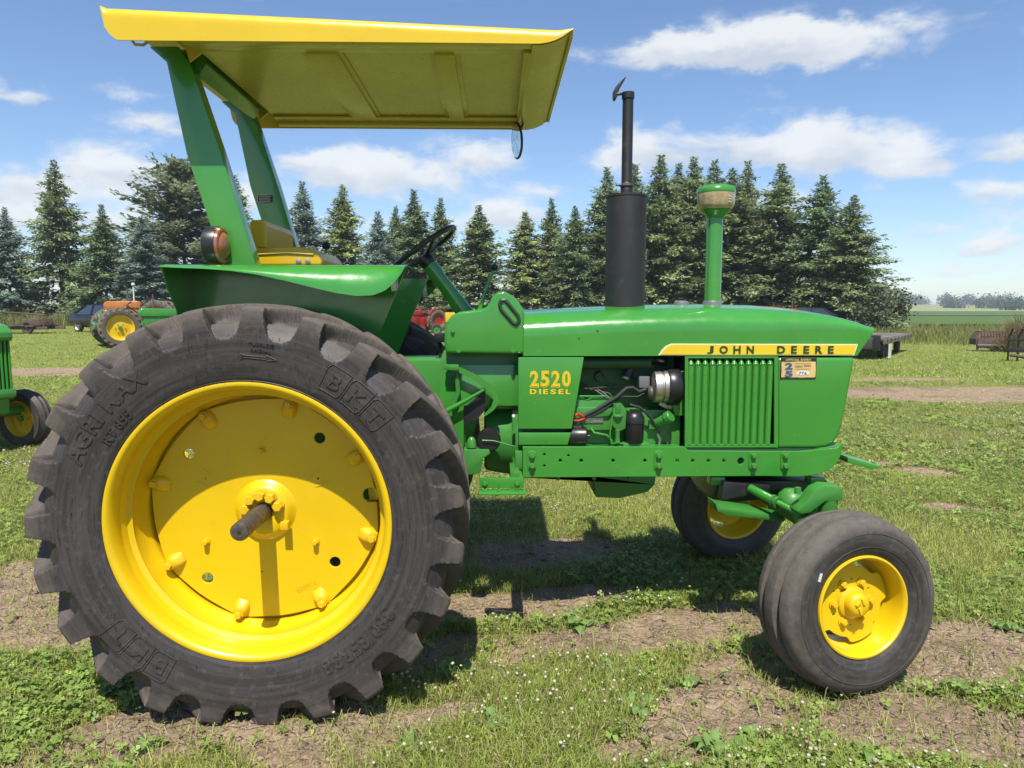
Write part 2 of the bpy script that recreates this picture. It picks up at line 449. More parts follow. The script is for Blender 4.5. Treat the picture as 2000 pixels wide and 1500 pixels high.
def rounded(pts, r, n=5):
    out = []; N = len(pts)
    for i in range(N):
        p, a, b = Vector(pts[i]), Vector(pts[i - 1]), Vector(pts[(i + 1) % N])
        rr = r[i] if isinstance(r, (list, tuple)) else r
        if rr <= 0: out.append(tuple(p)); continue
        da, db = (a - p), (b - p)
        k = min(rr, da.length * 0.48, db.length * 0.48)
        s0, s1 = p + da.normalized() * k, p + db.normalized() * k
        for j in range(n + 1):
            t = j / n
            out.append(tuple(s0 * (1 - t) ** 2 + p * 2 * t * (1 - t) + s1 * t * t))
    return out
def text_mesh(body, size=1.0, offset=0.0, spacing=1.0, ext=0.0, align='LEFT', res=3):
    cu = bpy.data.curves.new('lettering', 'FONT'); cu.body = body; cu.size = size; cu.offset = offset
    cu.space_character = spacing; cu.extrude = ext; cu.align_x = align; cu.resolution_u = res
    return eval_curve(cu)
def text_fit(name, material, parent, body, x0, x1, z0, z1, y, offset=0.0, spacing=1.0, ext=0.001):
    # lettering in the plane y = const facing -y, fitted to a rectangle in (x, z)
    me = text_mesh(body, 1.0, offset, spacing, 0.0)
    n = len(me.vertices); co = np.empty(n * 3, np.float32); me.vertices.foreach_get('co', co); co = co.reshape(-1, 3)
    lo, hi = co.min(0), co.max(0)
    out = np.empty_like(co)
    out[:, 0] = x0 + (co[:, 0] - lo[0]) / (hi[0] - lo[0]) * (x1 - x0)
    out[:, 2] = z0 + (co[:, 1] - lo[1]) / (hi[1] - lo[1]) * (z1 - z0)
    out[:, 1] = y
    me.vertices.foreach_set('co', out.ravel()); me.materials.clear(); me.materials.append(MATS[material]); me.update()
    me.name = name
    return link(bpy.data.objects.new(name, me), parent)

# ------------------------------------------------------------------ numpy noise
def _hash(ix, iy, s):
    h = (ix.astype(np.int64) * 374761393 + iy.astype(np.int64) * 668265263 + s * 974711) & 0x7fffffff
    h = (h ^ (h >> 13)) * 1274126177 & 0x7fffffff
    return ((h ^ (h >> 16)) & 0xffff) / 65535.0
def vnoise(x, y, s=0):
    ix, iy = np.floor(x), np.floor(y); fx, fy = x - ix, y - iy
    fx = fx * fx * (3 - 2 * fx); fy = fy * fy * (3 - 2 * fy)
    a = _hash(ix, iy, s); b = _hash(ix + 1, iy, s); c = _hash(ix, iy + 1, s); d = _hash(ix + 1, iy + 1, s)
    return (a * (1 - fx) + b * fx) * (1 - fy) + (c * (1 - fx) + d * fx) * fy
def fbm(x, y, s=0, o=4):
    v = 0; a = 0.5; t = 0
    for k in range(o):
        v = v + a * vnoise(x * 2 ** k, y * 2 ** k, s + k * 17); t += a; a *= 0.5
    return v / t

# ================================================================== SETTING
rng = np.random.default_rng(11)
def gpatch(u, v, rx, ry, w=1.0):
    p = gnd(u, v); return (p.x, p.y, rx, ry, w)
DIRT = [gpatch(40, 1150, 0.75, 0.35), gpatch(90, 1230, 0.45, 0.22), gpatch(420, 1440, 0.62, 0.16), gpatch(700, 1400, 0.45, 0.10, 0.9),
        gpatch(230, 1490, 0.35, 0.10, 0.8), gpatch(990, 1175, 0.45, 0.2), gpatch(1120, 1165, 0.4, 0.14, 0.9), gpatch(1220, 1265, 0.5, 0.15), gpatch(1420, 1240, 0.45, 0.2),
        gpatch(1430, 1400, 0.36, 0.2, 1.0), gpatch(1330, 1450, 0.3, 0.12, 0.9), gpatch(1800, 1310, 0.5, 0.22), gpatch(1930, 1260, 0.5, 0.25, 0.95), gpatch(1900, 1450, 0.5, 0.2), gpatch(1650, 1400, 0.4, 0.1, 0.8),
        gpatch(1560, 1330, 0.5, 0.2, 0.9), gpatch(900, 1260, 0.18, 0.16, 0.8), gpatch(1060, 1070, 0.5, 0.3, 0.75), gpatch(860, 1300, 0.3, 0.12, 0.8),
        gpatch(1850, 765, 4.2, 0.75, 1.0), gpatch(1990, 775, 3.2, 0.9, 1.0), gpatch(1730, 742, 2.2, 0.5, 0.85), gpatch(1800, 712, 2.4, 0.3, 0.42), gpatch(90, 727, 4.0, 1.1, 1.0), gpatch(1800, 925, 0.45, 0.2, 0.8),
        gpatch(1900, 1000, 0.35, 0.14, 0.75), gpatch(1720, 905, 0.3, 0.12, 0.7), gpatch(1850, 765, 4, .4, 0.4)]
def dirt_at(x, y):
    wx = x + (fbm(x * 1.7, y * 1.7, 3) - 0.5) * 0.55; wy = y + (fbm(x * 1.7, y * 1.7, 9) - 0.5) * 0.45
    d = np.zeros_like(x)
    for cx, cy, rx, ry, w in DIRT:
        q = ((wx - cx) / rx) ** 2 + ((wy - cy) / ry) ** 2
        d = np.maximum(d, w * np.clip(1.25 - 0.62 * q, 0, 1))
    d = np.clip(d * (0.42 + 1.15 * fbm(x * 2.6 + 8, y * 2.6, 5)), 0, 1)
    bare = np.clip((fbm(x * 0.75 + 5, y * 0.9 + 2, 21) - 0.69) * 5.0, 0, 0.8)
    return np.maximum(d, bare * np.clip((9 - y) / 5, 0, 1))
def sm01(t):
    t = np.clip(t, 0, 1); return t * t * (3 - 2 * t)
def hz(x, y): return float(height_at(np.array([float(x)]), np.array([float(y)]))[0])
def height_at(x, y):
    k = np.exp(-np.maximum(y - 4, 0) / 9.0)
    d = dirt_at(x, y)
    h = (fbm(x * 1.1, y * 1.1, 40, 3) - 0.5) * 0.05 + (fbm(x * 6, y * 6, 50, 4) - 0.5) * (0.014 + 0.052 * d)
    h = h * k - 0.012 * d
    far = np.clip((y - 150) / 800.0, 0, 1)
    rise = 0.42 * sm01((y - 19) / 15.0) * sm01((-x - 1.5) / 8.0)
    return h + 0.016 + far * far * 9.0 + rise
xs = np.concatenate([-np.geomspace(5, 2600, 46)[::-1], np.arange(-4.95, 4.96, 0.04), np.geomspace(5, 2600, 46)])
ys = np.concatenate([-np.geomspace(2.0, 60, 12)[::-1], np.arange(-1.5, 1.6, 0.4), np.arange(1.7, 7.0, 0.035), np.geomspace(7.05, 3600, 150)])
GX, GY = np.meshgrid(xs, ys)
GZ = height_at(GX, GY)
V = np.stack([GX.ravel(), GY.ravel(), GZ.ravel()], 1)
nx, ny = len(xs), len(ys)
I = (np.arange(ny - 1)[:, None] * nx + np.arange(nx - 1)[None, :]).ravel()
me = np_mesh('ground', V, np.stack([I, I + 1, I + 1 + nx, I + nx], 1), 'soil_and_turf')
a_ = me.attributes.new('dirt', 'FLOAT', 'POINT'); a_.data.foreach_set('value', dirt_at(GX, GY).ravel().astype(np.float32))
me.polygons.foreach_set('use_smooth', [True] * len(me.polygons))
ground = tag(link(bpy.data.objects.new('ground', me)), kind='structure')

# fields to the right and behind, laid just above the ground
def field(name, pts, z, material):
    o = MB().add([(x, y, z + (max(0, min(1, (y - 150) / 800.0)) ** 2) * 9.0) for x, y in pts], [tuple(range(len(pts)))]).build(name, material, smooth=0)
    return tag(o, kind='structure')
def strip_field(name, y0, y1, x0, x1, z, material, n=14):
    b = MB()
    def fn(s, t):
        y = y0 * (y1 / y0) ** s
        x = (x0 + (x1 - x0) * t) * (y / y0)
        return (x, y + 0.04 * y * math.sin(6 * t + 1.0), z + (max(0, min(1, (y - 150) / 800.0)) ** 2) * 9.0 + 0.12)
    b.grid(fn, n, 24)
    return tag(b.build(name, material, smooth=60), kind='structure')
strip_field('bean_field', 62, 150, -75, 95, 0.25, 'bean_field')
strip_field('crop_field', 158, 330, -190, 240, 0.30, 'bean_field')
strip_field('pasture_field', 345, 1100, -420, 520, 0.35, 'far_field')

# ---- grass: thin blades in tufts
def blades(px_, py_, h, w, lean, col, segs=2):
    n = len(px_)
    az = rng.uniform(0, 2 * np.pi, n); fa = rng.uniform(0, 2 * np.pi, n)
    z0 = height_at(px_, py_) - 0.004
    dx, dy = np.cos(az) * lean * h, np.sin(az) * lean * h
    sx, sy = np.cos(fa) * w / 2, np.sin(fa) * w / 2
    V = np.empty((n, 5, 3), np.float32)
    V[:, 0] = np.stack([px_ - sx, py_ - sy, z0], 1); V[:, 1] = np.stack([px_ + sx, py_ + sy, z0], 1)
    mx, my, mz = px_ + dx * 0.35, py_ + dy * 0.35, z0 + h * 0.6
    V[:, 2] = np.stack([mx - sx * 0.75, my - sy * 0.75, mz], 1); V[:, 3] = np.stack([mx + sx * 0.75, my + sy * 0.75, mz], 1)
    V[:, 4] = np.stack([px_ + dx, py_ + dy, z0 + h * np.maximum(0.35, 1 - 0.45 * lean)], 1)
    b = (np.arange(n) * 5)[:, None]
    if segs == 1:
        V = V[:, [0, 1, 4]]; return V.reshape(-1, 3), np.arange(3 * n).reshape(-1, 3), np.repeat(col, 3, 0)
    Fq = np.concatenate([b + [0, 1, 3], b + [0, 3, 2], b + [2, 3, 4]], 0)
    return V.reshape(-1, 3), Fq, np.repeat(col, 5, 0)
def join_np(name, chunks, material):
    Vs, Fs, Cs = [], [], []; o = 0
    for v, f, c in chunks:
        Vs.append(v); Fs.append(f + o); Cs.append(c); o += len(v)
    return np_mesh(name, np.concatenate(Vs), np.concatenate(Fs), material, np.concatenate(Cs))
def frustum_pts(n, y0, y1, p, margin=1.18):
    # points in the wedge of ground the picture shows (and a step to either side), thinning out with distance
    t = rng.random(n); q = 2 - p
    Y = (y0 ** q + t * (y1 ** q - y0 ** q)) ** (1 / q) if abs(q) > 1e-3 else y0 * (y1 / y0) ** t
    X = Y * rng.uniform(-0.76, 0.73, n) * margin + 0.021 * Y
    return X, Y
def grass_col(n, x, y, dry=0.16):
    base = np.array([[0.37, 0.45, 0.08]]); b2 = np.array([[0.53, 0.58, 0.145]]); b3 = np.array([[0.25, 0.36, 0.065]]); st = np.array([[0.55, 0.47, 0.27]])
    t = rng.random((n, 1)); f = fbm(x * 1.3, y * 1.3, 77)[:, None]
    c = base * (1 - t) + b2 * t
    c = c * (1 - np.clip(f * 1.6 - 0.5, 0, 1)) + b3 * np.clip(f * 1.6 - 0.5, 0, 1)
    k = (rng.random((n, 1)) < dry)
    c = np.where(k, st * rng.uniform(0.6, 1.1, (n, 1)), c)
    return c * rng.uniform(0.75, 1.2, (n, 1))
def tufted(n, y0, y1, p, tuft, spread):
    m = n // tuft
    X, Y = frustum_pts(m, y0, y1, p)
    X = np.repeat(X, tuft) + rng.normal(0, 1, m * tuft) * np.repeat(spread * (0.4 + rng.random(m)), tuft)
    Y = np.repeat(Y, tuft) + rng.normal(0, 1, m * tuft) * np.repeat(spread * (0.4 + rng.random(m)), tuft)
    return X, Y
def keep(X, Y, power=1.0, floor=0.07):
    d = dirt_at(X, Y)
    p = np.clip(1.05 - d * 1.25, floor, 1) ** power
    k = rng.random(len(X)) < p
    return X[k], Y[k]
chunks = []
X, Y = keep(*tufted(330000, 1.9, 6.5, 1.25, 7, 0.024)); n = len(X)
lush = fbm(X * 0.8 + 3, Y * 0.8, 61)
chunks.append(blades(X, Y, rng.uniform(0.024, 0.07, n) * (0.5 + 1.2 * lush), rng.uniform(0.0022, 0.0045, n), rng.uniform(0.15, 1.3, n), grass_col(n, X, Y)))
X, Y = keep(*tufted(9000, 1.9, 6.0, 1.2, 9, 0.014)); n = len(X)       # a few longer stalks
chunks.append(blades(X, Y, rng.uniform(0.06, 0.13, n), rng.uniform(0.002, 0.0035, n), rng.uniform(0.2, 0.9, n), grass_col(n, X, Y, 0.3)))
me = join_np('near_grass', chunks, 'grass_blades')
tag(link(bpy.data.objects.new('near_grass', me)), 'short trampled grass with bare gaps around the tractor wheels', 'grass', kind='stuff')
chunks = []
X, Y = keep(*tufted(190000, 6.3, 16.0, 1.5, 6, 0.06)); n = len(X)
chunks.append(blades(X, Y, rng.uniform(0.03, 0.075, n), rng.uniform(0.007, 0.013, n), rng.uniform(0.2, 1.3, n), grass_col(n, X, Y, 0.16), 1))
X, Y = keep(*tufted(130000, 15.0, 52.0, 1.7, 6, 0.14)); n = len(X)
chunks.append(blades(X, Y, rng.uniform(0.04, 0.10, n), rng.uniform(0.018, 0.036, n), rng.uniform(0.2, 1.2, n), grass_col(n, X, Y, 0.14), 1))
me = join_np('meadow_grass', chunks, 'grass_blades')
tag(link(bpy.data.objects.new('meadow_grass', me)), 'mown green meadow grass stretching back to the trees', 'grass', kind='stuff')

# tall unmown strips: yellowing grass by the bean field, seed heads before the spruces
def tall(n, x0, x1, y0, y1, h0, h1, cols, edge=None):
    X = rng.uniform(x0, x1, n); Y = rng.uniform(y0, y1, n)
    if edge is not None:
        k = Y > edge(X); X, Y = X[k], Y[k]; n = len(X)
    h = rng.uniform(h0, h1, n) * (0.7 + 0.6 * fbm(X * 0.35, Y * 0.35, 91))
    t = rng.random((n, 1)); f = (fbm(X * 0.22, Y * 0.5, 92)[:, None] > 0.5)
    c = np.where(f, cols[0], cols[1]) * (1 - t * 0.5) + np.array(cols[2]) * t * 0.5
    V, Fq, C = blades(X, Y, h, rng.uniform(0.02, 0.045, n), rng.uniform(0.05, 0.5, n), c * rng.uniform(0.7, 1.15, (n, 1)))
    tip = np.tile(np.array([0, 0, 0.25, 0.25, 1.0]), n)[:, None] * 0.5
    return V, Fq, C * (1 - tip) + np.array([cols[3]]) * tip
g1, g2, st_ = np.array([0.17, 0.25, 0.06]), np.array([0.24, 0.28, 0.08]), np.array([0.46, 0.38, 0.17])
me = join_np('tall_grass', [tall(26000, 11.5, 60, 29, 58, 0.35, 0.75, (g1, g2, np.array([0.26, 0.25, 0.07]), st_), lambda x: 31 + 1.5 * np.sin(x * 0.5) - 0.06 * (x - 20))], 'grass_blades')
tag(link(bpy.data.objects.new('tall_grass', me)), 'tall yellowing grass strip along the edge of the bean field', 'grass', kind='stuff')
me = join_np('seed_grass', [tall(30000, -52, 14, 50, 60, 0.6, 1.25, (g1 * 0.9, g2, np.array([0.3, 0.27, 0.12]), np.array([0.42, 0.33, 0.18])))], 'grass_blades')
tag(link(bpy.data.objects.new('seed_grass', me)), 'tall tan seed grass along the foot of the spruces', 'grass', kind='stuff')

# ---- white clover: three-lobed leaves and round flower heads
def clover(n, y0, y1, sc):
    X, Y = tufted(n, y0, y1, 1.4, 12, 0.10 * sc)
    cl = fbm(X * 0.9 + 11, Y * 0.9 + 4, 33); k = (cl > 0.49); X, Y = keep(X[k], Y[k], 1.2, 0.03); n = len(X)
    z = height_at(X, Y) + rng.uniform(0.010, 0.045, n); a0 = rng.uniform(0, 6.28, n); r = rng.uniform(0.007, 0.013, n) * sc
    tx, ty = rng.normal(0, 0.35, n), rng.normal(0, 0.35, n)
    Vs = []; 
    for j in range(3):
        a = a0 + j * 2.094; ca, sa = np.cos(a), np.sin(a)
        for (l, w) in ((0.0, 0.0), (0.9, 0.75), (1.5, 0.0), (0.9, -0.75)):
            ox = (ca * l - sa * w) * r; oy = (sa * l + ca * w) * r
            Vs.append(np.stack([X + ox, Y + oy, z + ox * tx + oy * ty + (0.25 * r if w else 0)], 1))
    V = np.stack(Vs, 1).reshape(-1, 3); b = (np.arange(n) * 12)[:, None]
    Fq = np.concatenate([b + [j * 4, j * 4 + 1, j * 4 + 2] for j in range(3)] + [b + [j * 4, j * 4 + 2, j * 4 + 3] for j in range(3)], 0)
    c = np.array([[0.22, 0.32, 0.072]]) * rng.uniform(0.65, 1.5, (n, 1)) + np.array([[0.03, 0.02, 0.0]]) * rng.random((n, 1))
    return V, Fq, np.repeat(c, 12, 0)
me = join_np('clover_leaves', [clover(44000, 1.9, 7.0, 0.92), clover(24000, 6.5, 15.0, 1.8), clover(9000, 1.9, 4.6, 1.4)], 'broad_leaf')
tag(link(bpy.data.objects.new('clover_leaves', me)), 'low white-clover leaves scattered through the grass', 'clover', kind='stuff')
def flowers(n, y0, y1, sc, thr):
    X, Y = tufted(n, y0, y1, 1.35, 7, 0.16)
    cl = fbm(X * 0.55 + 31, Y * 0.55 + 14, 34); k = cl > thr; X, Y = keep(X[k], Y[k], 1.2, 0.0); n = len(X)
    z = height_at(X, Y) + rng.uniform(0.03, 0.085, n); r = rng.uniform(0.006, 0.011, n) * sc
    oct_ = np.array([[1, 0, 0], [0, 1, 0], [-1, 0, 0], [0, -1, 0], [0, 0, 0.9], [0, 0, -0.7], [.6, .6, .55], [-.6, .6, .5], [-.6, -.6, .55], [.6, -.6, .5]])
    fc = np.array([[0, 6, 4], [6, 1, 4], [1, 7, 4], [7, 2, 4], [2, 8, 4], [8, 3, 4], [3, 9, 4], [9, 0, 4], [0, 1, 6], [1, 2, 7], [2, 3, 8], [3, 0, 9], [1, 0, 5], [2, 1, 5], [3, 2, 5], [0, 3, 5]])
    V = oct_[None] * r[:, None, None] * rng.uniform(0.8, 1.2, (n, 10, 1)) + np.stack([X, Y, z], 1)[:, None]
    Fq = (fc[None] + (np.arange(n) * 10)[:, None, None]).reshape(-1, 3)
    t = rng.random((n, 1)) ** 2
    c = np.array([[0.70, 0.67, 0.53]]) * (1 - t) + np.array([[0.42, 0.30, 0.18]]) * t
    return V.reshape(-1, 3), Fq, np.repeat(c, 10, 0)
me = join_np('clover_flowers', [flowers(5600, 1.9, 7.0, 0.8, 0.50), flowers(5200, 6.5, 15.0, 1.2, 0.52)], 'petal')
tag(link(bpy.data.objects.new('clover_flowers', me)), 'white clover flower heads dotted over the grass', 'clover', kind='stuff')
# dry clippings and straw lying flat
def litter(n, y0, y1, L, w):
    X, Y = keep(*frustum_pts(n, y0, y1, 1.4), 1.0, 0.25); n = len(X); a = rng.uniform(0, 6.28, n); l = L * rng.uniform(0.4, 1.3, n); ww = w * rng.uniform(0.6, 1.4, n)
    z = height_at(X, Y) + rng.uniform(0.002, 0.018, n); ca, sa = np.cos(a), np.sin(a); dz = rng.normal(0, 0.12, n) * l
    V = np.stack([np.stack([X - sa * ww, Y + ca * ww, z], 1), np.stack([X + sa * ww, Y - ca * ww, z], 1), np.stack([X + ca * l, Y + sa * l, z + np.abs(dz)], 1)], 1).reshape(-1, 3)
    t = rng.random((n, 1)); c = np.array([[0.56, 0.47, 0.29]]) * (1 - t) + np.array([[0.30, 0.27, 0.12]]) * t
    return V, np.arange(3 * n).reshape(-1, 3), np.repeat(c, 3, 0)
me = join_np('dry_clippings', [litter(60000, 1.9, 7.0, 0.032, 0.0016), litter(45000, 6.5, 16.0, 0.06, 0.004)], 'grass_blades')
tag(link(bpy.data.objects.new('dry_clippings', me)), 'dry straw-coloured grass clippings lying over the turf', 'clippings', kind='stuff')
# loose clods and crumbs of soil on the bare patches
X, Y = frustum_pts(30000, 1.9, 6.5, 1.3); d = dirt_at(X, Y); k = d > 0.5; X, Y = X[k][:9000], Y[k][:9000]; n = len(X)
r = rng.gamma(1.3, 0.0026, n) + 0.0015
oct_ = np.array([[1, 0, 0], [0, 1, 0], [-1, 0, 0], [0, -1, 0], [0, 0, .8], [0, 0, -.8]]); fc = np.array([[0, 1, 4], [1, 2, 4], [2, 3, 4], [3, 0, 4], [1, 0, 5], [2, 1, 5], [3, 2, 5], [0, 3, 5]])
V = oct_[None] * r[:, None, None] * rng.uniform(0.5, 1.5, (n, 6, 3)) * np.array([1.3, 1.3, 0.55]) + np.stack([X, Y, height_at(X, Y) + r * 0.1], 1)[:, None]
c = np.array([[0.36, 0.28, 0.215]]) * rng.uniform(0.7, 1.25, (n, 1))
me = np_mesh('soil_crumbs', V.reshape(-1, 3), (fc[None] + (np.arange(n) * 6)[:, None, None]).reshape(-1, 3), 'petal', np.repeat(c, 6, 0))
tag(link(bpy.data.objects.new('soil_crumbs', me)), 'loose crumbs and clods of dry soil on the bare ground', 'soil', kind='stuff')

# ---- broadleaf weeds in the foreground, each a rosette of real leaves
def leaf_mesh(seed, L, W):
    r = random.Random(seed); n = 6; V = []; Fq = []; C = []
    curl = r.uniform(0.2, 0.5)
    for i in range(n + 1):
        t = i / n; w = W * math.sin(math.pi * min(1, 0.06 + t * 0.97) ** 0.8) * (0.9 + 0.2 * r.random()) * 0.5 + 0.002
        x = L * t; z = L * (0.42 * t - curl * t * t) + 0.012 * math.sin(9 * t + seed)
        for s, dz in ((-1, 0.22), (0, 0.0), (1, 0.22)):
            V.append((x, s * w, z + dz * w)); g = r.uniform(0.85, 1.15)
            C.append((0.17 * g, 0.31 * g, 0.07 * g) if s else (0.24, 0.36, 0.12))
    for i in range(n):
        for j in range(2):
            a = i * 3 + j; Fq.append((a, a + 1, a + 4, a + 3))
    me = np_mesh('leaf', V, Fq, 'broad_leaf', np.array(C))
    me.polygons.foreach_set('use_smooth', [True] * len(me.polygons))
    return me
LEAVES = [leaf_mesh(i, 0.10, 0.04 + 0.012 * (i % 3)) for i in range(5)]
weeds = [(1405, 1480, 1.5, 11, 'large rosette weed with long toothed leaves at the bottom right edge'), (1245, 1395, 1.0, 8, 'broadleaf weed rosette on bare soil between the two tractor wheels'),
         (1565, 1300, 1.0, 8, 'broadleaf weed growing against the foot of the near front tyre'), (1130, 1225, 1.1, 9, 'broad wilted weed on the tan soil left of the front tyre shadow'),
         (885, 1320, 1.2, 8, 'broad dock weed beside the rear tyre shadow'), (230, 1215, 1.0, 7, 'small flat weed on the bare soil left of the rear tyre'),
         (1800, 1235, 0.8, 6, 'small shaded weed behind the near front tyre on the right'), (1870, 1345, 0.9, 8, 'creeping weed patch on the soil right of the front tyre'),
         (1690, 1490, 1.2, 9, 'broad leafy weed at the bottom edge below the front tyre'), (30, 1440, 1.0, 7, 'upright broadleaf weed in the bottom left corner'),
         (1190, 1330, 0.9, 8, 'dock weed among the clover in the lower centre'), (980, 1430, 1.0, 9, 'plantain weed in the clover patch at the bottom centre'),
         (800, 1470, 0.9, 8, 'plantain weed just below the foot of the rear tyre'), (290, 1465, 0.7, 6, 'little flat weed on the soil in the lower left'),
         (1960, 1240, 1.0, 8, 'broadleaf weed at the right edge of the picture'), (1340, 1345, 0.8, 7, 'small weed rosette left of the front tyre on muddy soil'), (1470, 1445, 0.7, 6, 'young weed on the cracked mud at lower right of centre')]
for i, (u, v, s, nl, lab) in enumerate(weeds):
    p = gnd(u, v); p.z = float(height_at(np.array([p.x]), np.array([p.y]))[0])
    w = empty('broadleaf_weed', p, random.uniform(0, 6.28))
    tag(w, lab, 'weed', 'broadleaf weeds in the foreground')
    for k in range(nl):
        q = s * random.uniform(0.6, 1.1)
        put('leaf', LEAVES[(i + k) % 5], w, (0, 0, 0.0), (random.uniform(-.3, .3), random.uniform(-.35, .1), k * 2.4 + random.uniform(-.3, .3)), (q, q * random.uniform(.8, 1.2), q))

# ---- conifers
def conifer(seed, spread=0.2, power=0.85, droop=0.5, nb=190, spray=0.032, col=(0.05, 0.08, 0.03), fill=1.0, ragged=0.22, bare=0.04, tipup=0.25):
    r = np.random.default_rng(seed); Vs, Cs = [], []
    BV, BF = [], []
    tops = 0.997
    for i in range(nb):
        f = (i + r.random()) / nb
        h = bare + (tops - bare) * f ** 0.92
        az = i * 2.39996 + r.normal(0, 0.35)
        L = spread * ((1 - h) ** power) * (1 + np.clip(r.normal(0, ragged), -0.55, 0.38)) + 0.005
        if r.random() < 0.10: L *= 1.12
        L = max(L, 0.012)
        up0 = 0.75 * h - 0.15 + r.normal(0, 0.12)              # upper branches rise, lower ones sag
        k = max(4, int(L / spread * 26 * fill) + 3)
        t = np.linspace(0.12, 1, k) if h > 0.3 else np.linspace(0.22, 1, k)
        sag = droop * (1 - h)
        rad = L * t * (1 - 0.08 * t)
        zz = h + L * (up0 * t - sag * t ** 1.6 + tipup * sag * t ** 4)
        ca, sa = math.cos(az), math.sin(az)
        pts = np.stack([ca * rad, sa * rad, zz], 1)
        # two fans of twigs left and right of every branch point plus a hanging one
        shade = r.uniform(0.6, 1.4)
        for side in (-1, 1, 0, 2):
            m_ = len(pts); jit = r.normal(0, 0.012 * min(1, L / 0.08), (m_, 3)) * np.array([1, 1, 0.7])
            b = pts + jit
            ang = az + side * r.uniform(0.5, 1.15, m_) if side in (-1, 1) else az + r.normal(0, 0.3, m_)
            ln = spray * r.uniform(0.6, 1.35, m_) * (1.05 - 0.4 * t) * (0.35 + 0.65 * min(1, L / 0.07))
            el_ = (up0 * 0.6 - sag * t + r.normal(0, 0.22, m_)) if side != 2 else -r.uniform(0.5, 1.3, m_) * (0.35 + droop)
            if side == 0: el_ = el_ + 0.25
            d = np.stack([np.cos(ang) * np.cos(el_), np.sin(ang) * np.cos(el_), np.sin(el_)], 1)
            wv = np.cross(d, r.normal(0, 1, (m_, 3)) * 0.5 + np.array([0, 0, 1.0])); wv /= np.linalg.norm(wv, axis=1)[:, None] + 1e-9
            wd = (ln * r.uniform(0.16, 0.27, m_))[:, None]
            tip = b + d * ln[:, None]; mid = b + d * (ln * 0.45)[:, None]
            Vs.append(np.stack([b, mid + wv * wd, tip, mid - wv * wd], 1))
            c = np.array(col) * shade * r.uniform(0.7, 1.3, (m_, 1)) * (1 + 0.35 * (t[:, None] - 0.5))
            Cs.append(np.repeat(c, 4, 0))
        if i % 2 == 0 and h < 0.9:
            e = pts[-1] * np.array([0.9, 0.9, 1]); w = 0.0022
            s_ = np.array([-sa, ca, 0]) * w; o = len(BV)
            q0 = np.array([0, 0, h]); BV += [q0 - s_, q0 + s_, e * np.array([1, 1, 1]), q0 + np.array([0, 0, w * 1.6])]
            BF += [(o, o + 1, o + 2), (o + 1, o + 3, o + 2), (o + 3, o, o + 2)]
    V = np.concatenate(Vs).reshape(-1, 3); C = np.concatenate(Cs)
    b = (np.arange(len(V) // 4) * 4)[:, None]
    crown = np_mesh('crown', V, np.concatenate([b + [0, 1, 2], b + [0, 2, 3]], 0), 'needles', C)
    tb = MB().tube([(0.004 * math.sin(9 * z + seed), 0.004 * math.cos(7 * z), z) for z in np.linspace(0, 0.97, 9)], [0.0135 * (1 - z * 0.93) + 0.001 for z in np.linspace(0, 0.97, 9)], 8)
    tb.add([tuple(q) for q in BV], BF)
    return crown, tb.mesh('trunk', 'bark', smooth=50)
BLUE, NORW, DARK, YEL, PINE = (0.26, 0.34, 0.285), (0.25, 0.315, 0.145), (0.215, 0.29, 0.14), (0.325, 0.385, 0.15), (0.265, 0.31, 0.185)
KINDS = {
 'blue': [conifer(1, 0.27, 1.12, 0.30, 230, 0.029, BLUE, 1.5), conifer(2, 0.25, 1.1, 0.28, 230, 0.028, BLUE, 1.5)],
 'tall': [conifer(3, 0.30, 1.15, 0.55, 215, 0.029, NORW, 1.6, 0.27), conifer(4, 0.27, 1.1, 0.6, 215, 0.029, NORW, 1.6, 0.26), conifer(9, 0.31, 1.1, 0.65, 210, 0.030, DARK, 1.6, 0.3)],
 'dark': [conifer(5, 0.25, 1.12, 0.40, 230, 0.029, DARK, 1.5, 0.26), conifer(6, 0.275, 1.12, 0.42, 230, 0.030, NORW, 1.5, 0.26)],
 'yellow': [conifer(7, 0.24, 1.0, 0.4, 200, 0.032, YEL, 1.3, 0.32)],
 'pine': [conifer(8, 0.36, 0.62, -0.12, 220, 0.036, PINE, 1.5, 0.32, 0.06, 0.0)],
}
